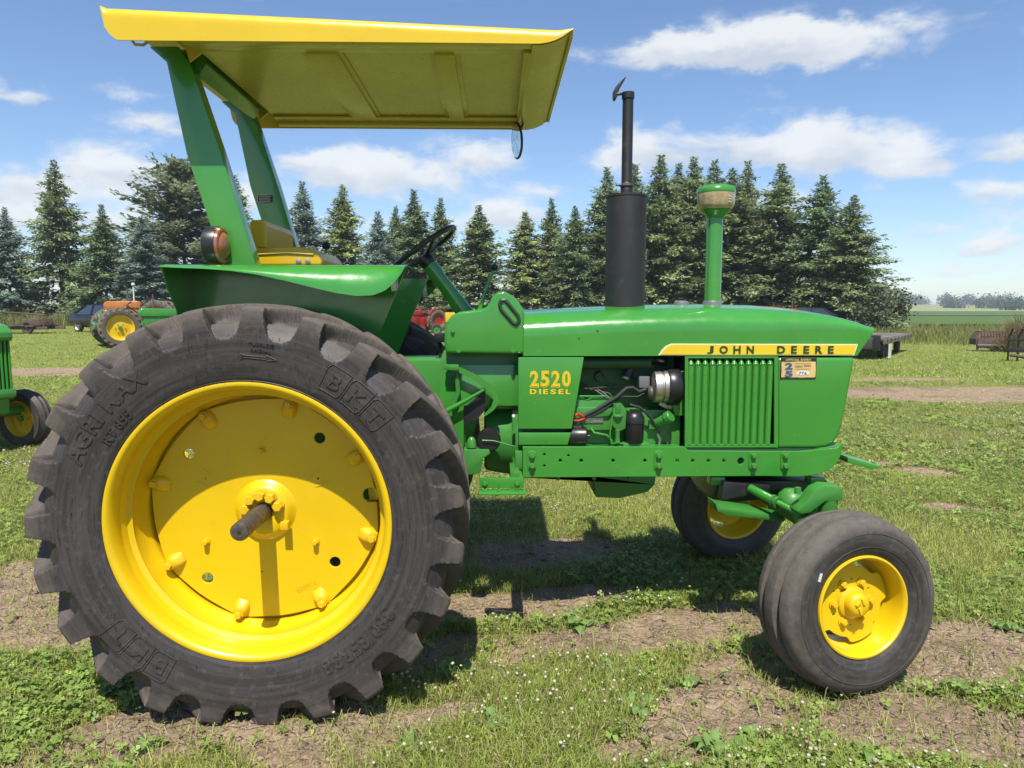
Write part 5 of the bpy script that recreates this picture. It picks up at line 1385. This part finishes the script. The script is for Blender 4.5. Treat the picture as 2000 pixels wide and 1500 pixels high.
# ---- muffler, exhaust, air stack
mx = P(1222, 480, 0).x; mz0, mz1 = P(1222, 600, 0).z - .03, P(1222, 382, 0).z
muf = MB().lathe([(0, mz0), (.097, mz0), (.0985, mz0 + .02), (.0985, mz1 - .012), (.101, mz1 - .010), (.101, mz1), (.096, mz1 + .001), (.03, mz1 + .004), (0, mz1 + .004)], (mx, 0, 0), (0, 0, 1), 48).build('muffler', 'muffler_black', tr, smooth=35)
z1_, z2_ = P(1222, 360, 0).z, P(1222, 181, 0).z
MB().lathe([(.030, mz1), (.030, z1_), (.0275, z1_ + .004), (.0262, z1_ + .01), (.0262, z2_ - .03), (.0305, z2_ - .029), (.0305, z2_), (.024, z2_), (.022, z2_ - .1)], (mx, 0, 0), (0, 0, 1), 28).build('exhaust_pipe', 'black_paint', tr, smooth=35)
MB().lathe([(.031, z1_ - .012), (.035, z1_ - .010), (.035, z1_), (.031, z1_ + .002)], (mx, 0, 0), (0, 0, 1), 28).tube([(mx - .03, -.02, z1_ - .005), (mx - .055, -.025, z1_ - .008)], .006, 8).build('pipe_clamp', 'worn_steel', tr)
rc_ = MB().tube([P(1214, 183, -.02), P(1204, 184, -.02)], .008, 8)
rc_.prism(PX([(1199, 176), (1202, 170), (1213, 158), (1221, 150), (1222.5, 152), (1216, 163), (1209, 176), (1206, 188), (1203, 194), (1199, 190)], -.02), -.026, .026)
rc_.build('rain_cap', 'black_paint', tr, bevel=.002)
ab, atp = P(1391, 596, 0), P(1396.5, 415, 0)
MB().tube([ab, ab + (atp - ab) * .95], [.0405, .0395], 28).build('air_stack', 'green_paint', tr)
MB().tube([ab - Vector((0, 0, .02)), ab + Vector((0, 0, .012)), ab + Vector((0, 0, .022))], [.048, .048, .043], 24).build('stack_collar', 'gasket_grey', tr)
zc0 = atp.z
def za(v): return P(1398, v, 0).z
ac = MB().lathe([(.0395, za(428)), (.05, za(420)), (.066, za(416)), (.074, za(411)), (.07, za(409)), (0, za(409))], (atp.x + .003, 0, 0), (0, 0, 1), 40).build('air_cleaner', 'green_paint', tr, smooth=40)
MB().lathe([(.074, za(410)), (.082, za(407)), (.088, za(400)), (.0915, za(379)), (0, za(378.5))], (atp.x + .003, 0, 0), (0, 0, 1), 40).build('dust_bowl', 'dusty_bowl', ac, smooth=40)
MB().lathe([(.092, za(379)), (.094, za(376)), (.092, za(371)), (.083, za(366)), (.06, za(363)), (.02, za(362)), (0, za(362))], (atp.x + .003, 0, 0), (0, 0, 1), 40).build('bowl_cap', 'green_paint', ac, smooth=50)
for k, vv in enumerate((388, 393, 398)):
    q = Vector((atp.x + .003 + .091 * math.cos(R_(-62)), .091 * math.sin(R_(-62)), za(vv)))
    MB().box(q, (.014, .003, .003), Matrix.Rotation(R_(28), 3, 'Z')).build('level_mark', 'paper_white', ac)
fq = P(1331, 596, .0)
MB().lathe([(0, .03), (.02, .029), (.036, .024), (.04, .015), (.04, -.02)], (fq.x, 0, tz[4] - .012), (0, 0, 1), 28).build('radiator_cap_cover', 'gasket_grey', tr, smooth=40)

# ---- front axle
kx = P(1617, 985, -.56).x
for sgn in (-1, 1):
    kn = MB().tube([(kx, sgn * .56, .40), (kx, sgn * .56, .735)], .040, 20).build('kingpin_housing', 'cast_green', tr)
    MB().tube([(kx, sgn * .56, .36), (kx + .01, sgn * .56, .42)], .052, 20).build('spindle_boss', 'cast_green', tr)
    MB().tube([(kx, sgn * .58, .37), (NFX, sgn * .70, NFZ)], .032, 14).build('spindle', 'cast_green', tr)
bc = P(1500, 975, -.2).x
axb = MB().prism([(-.58, .57), (-.58, .67), (-.12, .69), (.12, .69), (.58, .67), (.58, .57), (.12, .56), (-.12, .56)], -.05, .05).build('front_axle_beam', 'cast_green', tr, bevel=.012)
axb.rotation_euler = (0, 0, math.pi / 2); axb.location = (kx - .02, 0, 0)
# steering arm: hooked casting over the near kingpin
arm = PX([(1586, 952), (1603, 944), (1632, 946), (1638, 952), (1638, 974), (1604, 975), (1592, 984), (1576, 996), (1558, 1000), (1548, 994), (1556, 985), (1570, 974), (1578, 960)], -.56)
MB().prism(arm, -.60, -.52).build('steering_arm', 'cast_green', tr, bevel=.007, bseg=2)
dome = P(1546, 978, -.42)
MB().lathe([(0, .06), (.035, .052), (.058, .03), (.066, 0), (.066, -.03), (0, -.03)], dome, (0, 0, 1), 24).build('arm_dome', 'cast_green', tr)
MB().lathe([(0, .022), (.014, .018), (.016, -.008), (0, -.008)], P(1558, 960, -.56), (0, 0, 1), 8).build('grease_cup', 'cast_green', tr)
t0, t1 = P(1466, 954, -.30), P(1556, 1001, -.55)
MB().tube([t0, t0 + (t1 - t0) * .55], .021, 16).build('tie_rod_tube', 'green_paint', tr)
MB().tube([t0 + (t1 - t0) * .5, t1], .014, 12).build('tie_rod', 'green_paint', tr)
for k in (.5, .58): MB().tube([t0 + (t1 - t0) * k, t0 + (t1 - t0) * (k + .035)], .027, 12).build('tie_rod_clamp', 'cast_green', tr)
MB().lathe([(0, .03), (.022, .026), (.026, 0), (.024, -.03), (.016, -.04), (0, -.04)], P(1561, 1003, -.56), (0, 0, 1), 18).build('ball_joint', 'cast_green', tr)
MB().tube([P(1577, 1030, -.5), P(1580, 990, -.5)], .03, 14).build('lower_boss', 'cast_green', tr)
# swept radius rod and pivot bracket under the frame
rr2 = PX([(1388, 975), (1400, 982), (1430, 986), (1470, 992), (1525, 1004), (1520, 1012), (1460, 1004), (1415, 1000), (1392, 992)], -.35)
MB().prism(rr2, -.42, -.28).build('radius_arm', 'cast_green', tr, bevel=.01)
MB().prism(PX([(1385, 930), (1600, 930), (1580, 958), (1520, 962), (1430, 970), (1395, 985), (1380, 960)], -.1), -.2, .2).build('axle_support', 'decal_dark', tr, bevel=.01)
for u in (1399, 1592):
    q = P(u, 938, -.24); MB().span((q.x - .035, -.27, q.z - .018), (q.x + .035, -.2, q.z + .022)).build('pivot_cap', 'green_paint', tr, bevel=.008)
MB().prism(PX([(1410, 938), (1500, 945), (1498, 958), (1404, 974)], -.27), -.3, -.24).build('steering_bracket', 'black_paint', tr, bevel=.004)

# ================================================================== THINGS BEHIND THE TRACTOR
small_tyre = lug_tyre('tyre', 0.72, 0.16, 0.62, 20, 12, 'small_rubber', 2)
def plain_tyre(R, hwid, rb):
    return MB().lathe([(rb, -.8 * hwid), (rb + .25 * (R - rb), -hwid), (R - .2 * (R - rb), -hwid), (R - .03, -.8 * hwid), (R, -.3 * hwid), (R - .012, -.12 * hwid), (R - .012, .12 * hwid), (R, .3 * hwid), (R - .03, .8 * hwid), (R - .2 * (R - rb), hwid), (rb + .25 * (R - rb), hwid), (rb, .8 * hwid)], seg=36).mesh('tyre', 'small_rubber', smooth=35)
ptyre = plain_tyre(.33, .09, .2)
cartyre = plain_tyre(.315, .10, .21)
def wheel(parent, name, tyre, rimr, hwid, loc, material, rot=(0, 0, 0), sc=1.0, hubc='cast_green'):
    w = MB().lathe([(0, -.3 * hwid), (.3 * rimr, -.35 * hwid), (.55 * rimr, -.1 * hwid), (.86 * rimr, -.15 * hwid), (.95 * rimr, -.72 * hwid), (1.02 * rimr, -.86 * hwid), (1.02 * rimr, .86 * hwid), (.95 * rimr, .72 * hwid), (.86 * rimr, .3 * hwid), (0, .3 * hwid)], seg=40).build(name, material, parent, smooth=35)
    w.location = loc; w.rotation_euler = rot; w.scale = (sc, sc, sc)
    put('tyre', tyre, w)
    MB().lathe([(0, -.8 * hwid), (.12 * rimr, -.8 * hwid), (.17 * rimr, -.35 * hwid)], seg=16).build('hub', hubc, w)
    for k in range(6):
        a = k * 1.047; MB().box((.36 * rimr * math.cos(a), -.42 * hwid, .36 * rimr * math.sin(a)), (.03, .03, .03)).build('lug_nut', material, w)
    return w
def old_tractor(label, loc, heading, body, rims, s=1.0, bonnet_len=1.35, extra=None, group=None):
    t = empty('old_tractor', loc, heading); tag(t, label, 'tractor', group); t.scale = (s, s, s)
    for y in (-.72, .72): wheel(t, 'rear_wheel', small_tyre, .45, .16, (0, y, .72), rims, sc=1.0)
    for y in (-.35, .35): wheel(t, 'front_wheel', ptyre, .2, .09, (2.05, y, .33), rims)
    MB().tube([(0, -.62, .72), (0, -.25, .72), (0, .25, .72), (0, .62, .72)], [.07, .17, .17, .07], 14).build('rear_axle', body, t)
    MB().prism([(-.35, .5), (.9, .5), (.9, .95), (.2, 1.0), (-.35, .9)], -.2, .2).build('gearbox', body, t, bevel=.03)
    MB().prism([(.75, 1.28), (.85, 1.42), (2.05, 1.40), (2.2, 1.34), (2.22, 1.1), (.75, 1.1)], -.21, .21).build('bonnet', body, t, bevel=.06, bseg=3)
    MB().prism([(.9, .55), (2.1, .55), (2.1, 1.12), (.9, 1.12)], -.16, .16).build('engine', 'cast_green' if body == 'green_paint' else body, t, bevel=.02)
    g = MB().span((1.98, -.2, .62), (2.2, .2, 1.12)).build('radiator_grille', body, t, bevel=.03)
    for k in range(6): MB().span((2.2, -.16 + k * .06, .68), (2.212, -.13 + k * .06, 1.06)).build('grille_bar', 'black_paint', g)
    MB().tube([(2.05, -.35, .33), (2.05, -.3, .5), (2.05, .3, .5), (2.05, .35, .33)], .04, 8).build('front_axle', body, t)
    for y in ((-1, 1) if body == 'red_paint' else ()):
        MB().grid(lambda a, b_: (-.05 + .82 * math.cos(.55 + a * 1.9), y * (.55 + .3 * b_), .74 + .82 * math.sin(.55 + a * 1.9)), 12, 3).build('fender', body, t, solid=.015)
    MB().prism([(-.25, 1.0), (.1, 1.0), (.1, 1.06), (-.2, 1.08), (-.3, 1.35), (-.36, 1.34)], -.22, .22).build('seat', 'black_paint' if body != 'green_paint' else 'yellow_cast', t, bevel=.02)
    MB().tube([(.75, 0, 1.25), (.42, 0, 1.5)], .025, 8).build('steering_column', 'black_paint', t)
    d2, e2, g2 = frame((-.33, 0, .25)); c2 = Vector((.42, 0, 1.5))
    MB().tube([c2 + (e2 * math.cos(k / 24 * 6.2832) + g2 * math.sin(k / 24 * 6.2832)) * .21 for k in range(24)], .013, 6, closed=True).tube([c2 + e2 * .2, c2 - e2 * .2], .01, 6).tube([c2 + g2 * .2, c2 - g2 * .2], .01, 6).build('steering_wheel', 'black_plastic', t)
    MB().tube([(1.3, 0, 1.38), (1.3, 0, 1.95)], [.035, .035], 10).build('exhaust_stack', 'rust', t)
    return t
# green tractor half hidden by the big rear tyre
p = gnd(212, 690)
gt = old_tractor('old green tractor with yellow wheels half hidden behind the large rear tyre', (p.x + .0, p.y + .6, hz(p.x, p.y)), R_(38), 'green_paint', 'yellow_cast')
MB().span((-.55, -.28, .95), (-.1, .28, 1.22)).build('tool_box', 'green_paint', gt, bevel=.02)
MB().span((-.75, -.45, .72), (-.2, .45, .9)).build('rear_platform', 'green_paint', gt, bevel=.02)
# orange tractor behind it
p = at(275, 640, 33)
ot = old_tractor('old orange tractor parked behind the old green tractor on the left', (at(316, 640, 33).x, 33, hz(p.x, 33) + .05), R_(192), 'orange_paint', 'orange_paint', 1.05)
MB().tube([(1.05, 0, 1.4), (1.05, 0, 2.1)], .03, 10).lathe([(0, .1), (.07, .08), (.08, 0), (0, -.02)], (1.05, 0, 2.1), (0, 0, 1), 14).build('air_intake', 'white_paint', ot)
# red tractor seen between fender and dash
p = at(838, 640, 46)
rt = old_tractor('old red tractor with dusty tyres seen between the fender and the dash cowl', (p.x + .1, 46, hz(p.x, 46)), R_(222), 'red_paint', 'red_paint', 1.0)
# small green implement with a yellow hopper right of the red tractor
p = at(866, 640, 44)
im = empty('planter', (p.x + .55, 44, hz(p.x, 44)), R_(10)); tag(im, 'small green and yellow planter just right of the old red tractor', 'implement')
MB().span((-.45, -.3, .75), (.35, .3, 1.35)).build('hopper', 'yellow_cast', im, bevel=.04)
MB().span((-1.2, -.05, .5), (.5, .05, .6)).build('frame_bar', 'green_paint', im, bevel=.01)
for x in (-1.0, .5): wheel(im, 'press_wheel', ptyre, .2, .09, (x, -.3, .33), 'green_paint')
# distant red machine whose top shows above the hood
p = at(1540, 596, 45)
rm = old_tractor('red tractor whose top just shows above the hood in front of the spruces', (p.x - 1.2, 45, 0), R_(8), 'red_paint', 'red_paint', 1.18)

# ---- tractor nose at the left edge
HD = R_(-28)
fx_, fy_ = math.cos(HD), math.sin(HD)
p = at(27, 700, 7.75)                      # near front corner of the nose
ln = empty('parked_tractor', (p.x + .255 * fy_, 7.75 - .255 * fx_, 0), HD); tag(ln, 'green tractor nose with slatted grille cut off at the left edge', 'tractor')
def nose():
    # local x forward; the grille face stands at x = 0
    prof = [(-2.2, 1.44), (-.25, 1.42), (-.06, 1.39), (.03, 1.32), (.03, 1.25), (.0, 1.22), (-2.2, 1.20)]
    MB().prism(prof, -.25, .25).build('hood', 'green_paint', ln, bevel=.05, bseg=4)
    b = MB().span((-.75, -.235, .62), (-.03, .235, 1.23)).build('grille_core', 'decal_dark', ln)
    sl = MB().tube([(0, 0, .66), (0, 0, 1.24)], .0125, 8).mesh('grille_slat', 'green_paint')
    for k in range(12): put('grille_slat', sl, b, (-.018, -.22 + k * .04, 0))
    for k in range(14):
        for y in (-.243, .243): put('grille_slat', sl, b, (-.70 + k * .046, y, 0))
    MB().prism([(-.80, .60), (-.06, .58), (.02, .62), (.015, .71), (-.80, .70)], -.255, .255).build('grille_base', 'green_paint', ln, bevel=.025)
    MB().span((-2.2, -.2, .55), (-.8, .2, 1.2)).build('engine', 'cast_green', ln, bevel=.03)
    MB().prism([(-.9, .40), (-.05, .44), (-.02, .6), (-.9, .62)], -.2, .2).build('front_frame', 'green_paint', ln, bevel=.02)
    MB().tube([(-.35, 0, .62), (-.35, 0, .35)], .07, 14).build('pedestal', 'green_paint', ln)
    MB().tube([(-.35, -.5, .42), (-.35, .5, .42)], .05, 12).build('front_axle', 'green_paint', ln)
    for y in (-.5, .5):
        w = wheel(ln, 'front_wheel', ptyre, .2, .09, (-.33, y, .33), 'yellow_cast', (0, 0, R_(12)))
    for y in (-.75, .75): wheel(ln, 'rear_wheel', small_tyre, .45, .16, (-2.4, y, .72), 'yellow_cast')
nose()

# ---- dark saloon car
def saloon(label, loc, heading, material='car_paint'):
    c = empty('parked_car', loc, heading); tag(c, label, 'car', 'cars parked by the trees')
    secs = [(-2.35, .42, .78, .70), (-2.28, .30, .92, .82), (-1.6, .24, .98, .88), (-.9, .22, .97, .90), (0, .22, .95, .905), (.9, .22, .93, .90), (1.6, .24, .86, .86), (2.15, .30, .74, .80), (2.35, .40, .62, .66)]
    b = MB(); N = 14
    for (x, z0, z1, w_) in secs:
        for k in range(N):
            a = 2 * math.pi * k / N + math.pi / N; cx, sx_ = math.cos(a), math.sin(a)
            b.v.append((x, w_ * math.copysign(abs(cx) ** .5, cx), (z0 + z1) / 2 + (z1 - z0) / 2 * math.copysign(abs(sx_) ** .5, sx_)))
    for i in range(len(secs) - 1):
        for k in range(N):
            b.f.append((i * N + k, i * N + (k + 1) % N, (i + 1) * N + (k + 1) % N, (i + 1) * N + k))
    b.f += [tuple(range(N)), tuple((len(secs) - 1) * N + k for k in range(N))]
    b.build('body', material, c, smooth=50)
    def cab(x0, x1, x2, x3, z0, z1, w0, w1):
        return MB().add([(x0, -w0, z0), (x3, -w0, z0), (x3, w0, z0), (x0, w0, z0), (x1, -w1, z1), (x2, -w1, z1), (x2, w1, z1), (x1, w1, z1)], [(0, 1, 5, 4), (1, 2, 6, 5), (2, 3, 7, 6), (3, 0, 4, 7), (4, 5, 6, 7), (3, 2, 1, 0)])
    cab(-1.75, -1.0, .35, 1.15, .90, 1.36, .80, .62).build('windows', 'window_glass', c, bevel=.03)
    MB().span((-1.02, -.62, 1.35), (.38, .62, 1.40)).build('roof', material, c, bevel=.03, bseg=3)
    for y in (-1, 1):
        for (xa_, za_, xb_, zb_) in ((.40, 1.36, 1.18, .92), (-1.04, 1.36, -1.75, .94), (-.35, 1.37, -.33, .93)):
            MB().tube([(xa_, y * .635, za_), (xb_, y * .81, zb_)], .035, 6).build('pillar', material, c)
        MB().span((.95, y * .86, .94), (1.12, y * 1.0, 1.06)).build('wing_mirror', material, c, bevel=.02)
        MB().span((2.2, y * .42, .56), (2.34, y * .72, .68)).build('headlight', 'headlight_glass', c, bevel=.02)
        MB().span((-2.36, y * .42, .66), (-2.28, y * .70, .80)).build('tail_light', 'red_paint', c, bevel=.015)
        MB().span((-.1, y * .9, .78), (.12, y * .925, .81)).build('door_handle', 'chrome', c)
        for x in (-1.45, 1.45): 
            wheel(c, 'wheel', cartyre, .21, .10, (x, y * .80, .315), 'aluminium', (0, 0, 0 if y < 0 else math.pi), hubc='aluminium')
    return c
p = gnd(175, 652)
saloon('black saloon car parked in front of the spruces on the left', (at(196, 640, 37).x + .55, 37, hz(at(196, 640, 37).x, 37)), R_(-30))
p = at(1590, 604, 45)
saloon('dark car whose windscreen and roof just show above the hood nose', (p.x, 45, 0.0), R_(-8)).scale = (1.0, 1.0, 1.22)

# ---- rusty flat rack at the left
p = at(20, 640, 35)
fl = empty('flat_rack', (p.x, 35, hz(p.x, 35)), R_(-3)); tag(fl, 'low rusty flat rack with a long rail in the grass behind the left edge tractor', 'trailer')
for k in range(10): MB().span((-2.6 + k * .44, -.9, .34 + .012 * (k % 3)), (-2.6 + k * .44 + .41, .9, .40 + .012 * (k % 3))).build('plank', 'rust', fl, bevel=.008)
for y in (-.6, .6): MB().span((-2.6, y - .05, .2), (2.3, y + .05, .34)).build('frame_beam', 'rust', fl, bevel=.01)
MB().prism([(.9, .40), (1.85, .40), (1.75, .72), (1.1, .72)], -.5, .5).build('hopper', 'rust', fl, bevel=.02)
MB().tube([(-2.8, -.92, .95), (-.6, -.92, 1.02), (.1, -.92, 1.05), (2.4, -.92, .9)], .03, 8).build('rail', 'rust', fl)
for x in (-2.4, -.6, .9, 2.3): MB().tube([(x, -.92, .35), (x, -.92, .97)], .025, 6).build('rail_post', 'rust', fl)
for x in (-1.0, 1.4): wheel(fl, 'wheel', ptyre, .2, .09, (x, -.75, .3), 'rust', sc=.9)

# ---- flatbed wagon right of the nose
p = gnd(1722, 704)
fb = empty('flatbed_trailer', (p.x, p.y, 0), R_(53)); tag(fb, 'weathered plank flatbed trailer standing just right of the tractor nose', 'trailer')
for k in range(14): MB().span((k * .45, .0, .62 + .008 * ((k * 7) % 3)), (k * .45 + .42, 2.2, .67 + .008 * ((k * 7) % 3))).build('plank', 'wood_grey', fb, bevel=.006)
for y in (-.045, 2.245):
    MB().span((0, y - .04, .50), (6.3, y + .04, .655)).build('side_beam', 'wood_grey', fb, bevel=.01)
for k in range(8): MB().span((.2 + k * .8, -.12, .56), (.28 + k * .8, -.09, .66)).build('stake_pocket', 'dark_steel', fb)
for y in (.6, 1.6): MB().span((0, y - .06, .38), (6.3, y + .06, .6)).build('frame_beam', 'dark_steel', fb, bevel=.01)
for y in (.2, 2.0):
    for x in (1.2, 1.9, 4.6): wheel(fb, 'wheel', cartyre, .21, .10, (x, y, .26), 'dark_steel', (0, 0, 0 if y < 1 else math.pi), .82, 'rust')
MB().span((-.10, .05, .3), (-.02, 2.15, .78)).build('headboard', 'black_paint', fb, bevel=.01)
for y in (.25, .8, 1.4): MB().span((-.3, y, .35), (-.1, y + .35, .72)).build('tool_box', 'dark_steel', fb, bevel=.02)
for x in (.35, .62): MB().span((x, -.16, .05), (x + .11, -.125, .5)).build('mud_flap', 'white_paint', fb)

# ---- rusty roller implement and stalks at the right edge
p = gnd(1930, 688)
im = empty('rusty_implement', (p.x + .35, p.y + .3, 0), R_(-12)); tag(im, 'rusty ribbed box implement in the tall grass at the right', 'implement')
MB().prism([(-.95, .35), (1.3, .35), (1.3, .62), (1.2, .95), (-.75, .95), (-.95, .62)], -.4, .4).build('housing', 'rust', im, bevel=.02)
for k in range(14): MB().span((-.72 + k * .14, -.43, .74), (-.66 + k * .14, .43, .985)).build('rib', 'rust', im, bevel=.008)
MB().tube([(-.9, -.42, .3), (1.25, -.42, .3)], .1, 12).build('roller', 'dark_steel', im)
for x in (-.85, 1.2): MB().span((x - .04, -.45, 0), (x + .04, -.35, .6)).build('leg', 'rust', im)
im.scale = (.72, .72, .78)
p = gnd(1990, 708)
fk = empty('black_rack', (p.x + .35, p.y + .3, 0), R_(-20)); tag(fk, 'black steel upright rack at the right edge of the picture', 'rack')
MB().span((-.45, -.04, .3), (.9, .04, .42)).build('lower_beam', 'black_paint', fk, bevel=.01)
MB().span((-.45, -.04, .62), (.9, .04, .70)).build('upper_beam', 'black_paint', fk, bevel=.01)
for k in range(6): MB().tube([(-.4 + k * .25, 0, 0), (-.4 + k * .25, 0, .75), (-.34 + k * .25, -.1, 1.0)], .03, 8).build('tine', 'black_paint', fk)
MB().tube([(-.35, -.05, .2), (.2, -.5, .12), (.8, -.55, .12)], .05, 8).build('skid', 'rust', fk)
def heap(seed, n, rx, rz, cols, L):
    r = np.random.default_rng(seed); a = r.uniform(0, 6.28, n); q = np.sqrt(r.random(n)) * rx
    b0 = np.stack([q * np.cos(a), q * np.sin(a) * .7, r.random(n) * rz * (1 - (q / rx) ** 2)], 1)
    d = np.stack([np.cos(a) * .5 + r.normal(0, .3, n), np.sin(a) * .5 + r.normal(0, .3, n), r.uniform(.1, 1.3, n)], 1); d /= np.linalg.norm(d, axis=1)[:, None]
    l = (L * r.uniform(.5, 1.2, n))[:, None]; w = np.cross(d, r.normal(0, 1, (n, 3))); w /= np.linalg.norm(w, axis=1)[:, None]
    V = np.stack([b0 - w * .012, b0 + w * .012, b0 + d * l], 1).reshape(-1, 3)
    k = r.integers(0, len(cols), n)
    return V, np.arange(3 * n).reshape(-1, 3), np.repeat(np.array(cols)[k] * r.uniform(.7, 1.2, (n, 1)), 3, 0)
p = gnd(1975, 700)
hp = bpy.data.objects.new('weed_heap', join_np('weed_heap', [heap(4, 2600, .85, 1.15, [(.45, .34, .18), (.36, .28, .14), (.14, .17, .06)], .6)], 'grass_blades'))
hp.location = (at(1992, 690, 26).x + .0, 26, 0); tag(link(hp), 'heap of dry straw-coloured weed stalks at the right edge', 'weed heap')

# ---- summer haze: one even body of air over the whole place
hzm = bpy.data.materials.new('humid_air'); hzm.use_nodes = True; MATS['humid_air'] = hzm
T = NT(hzm.node_tree)
pv = T.n('ShaderNodeVolumePrincipled', {'Color': (0.80, 0.90, 1.0, 1.0), 'Density': 0.00045, 'Anisotropy': 0.1})
T.n('ShaderNodeOutputMaterial', {'Volume': pv.outputs[0]})
tag(MB().span((-2700, -75, -1.5), (2700, 3700, 19.0)).build('haze', 'humid_air', smooth=0), kind='stuff')
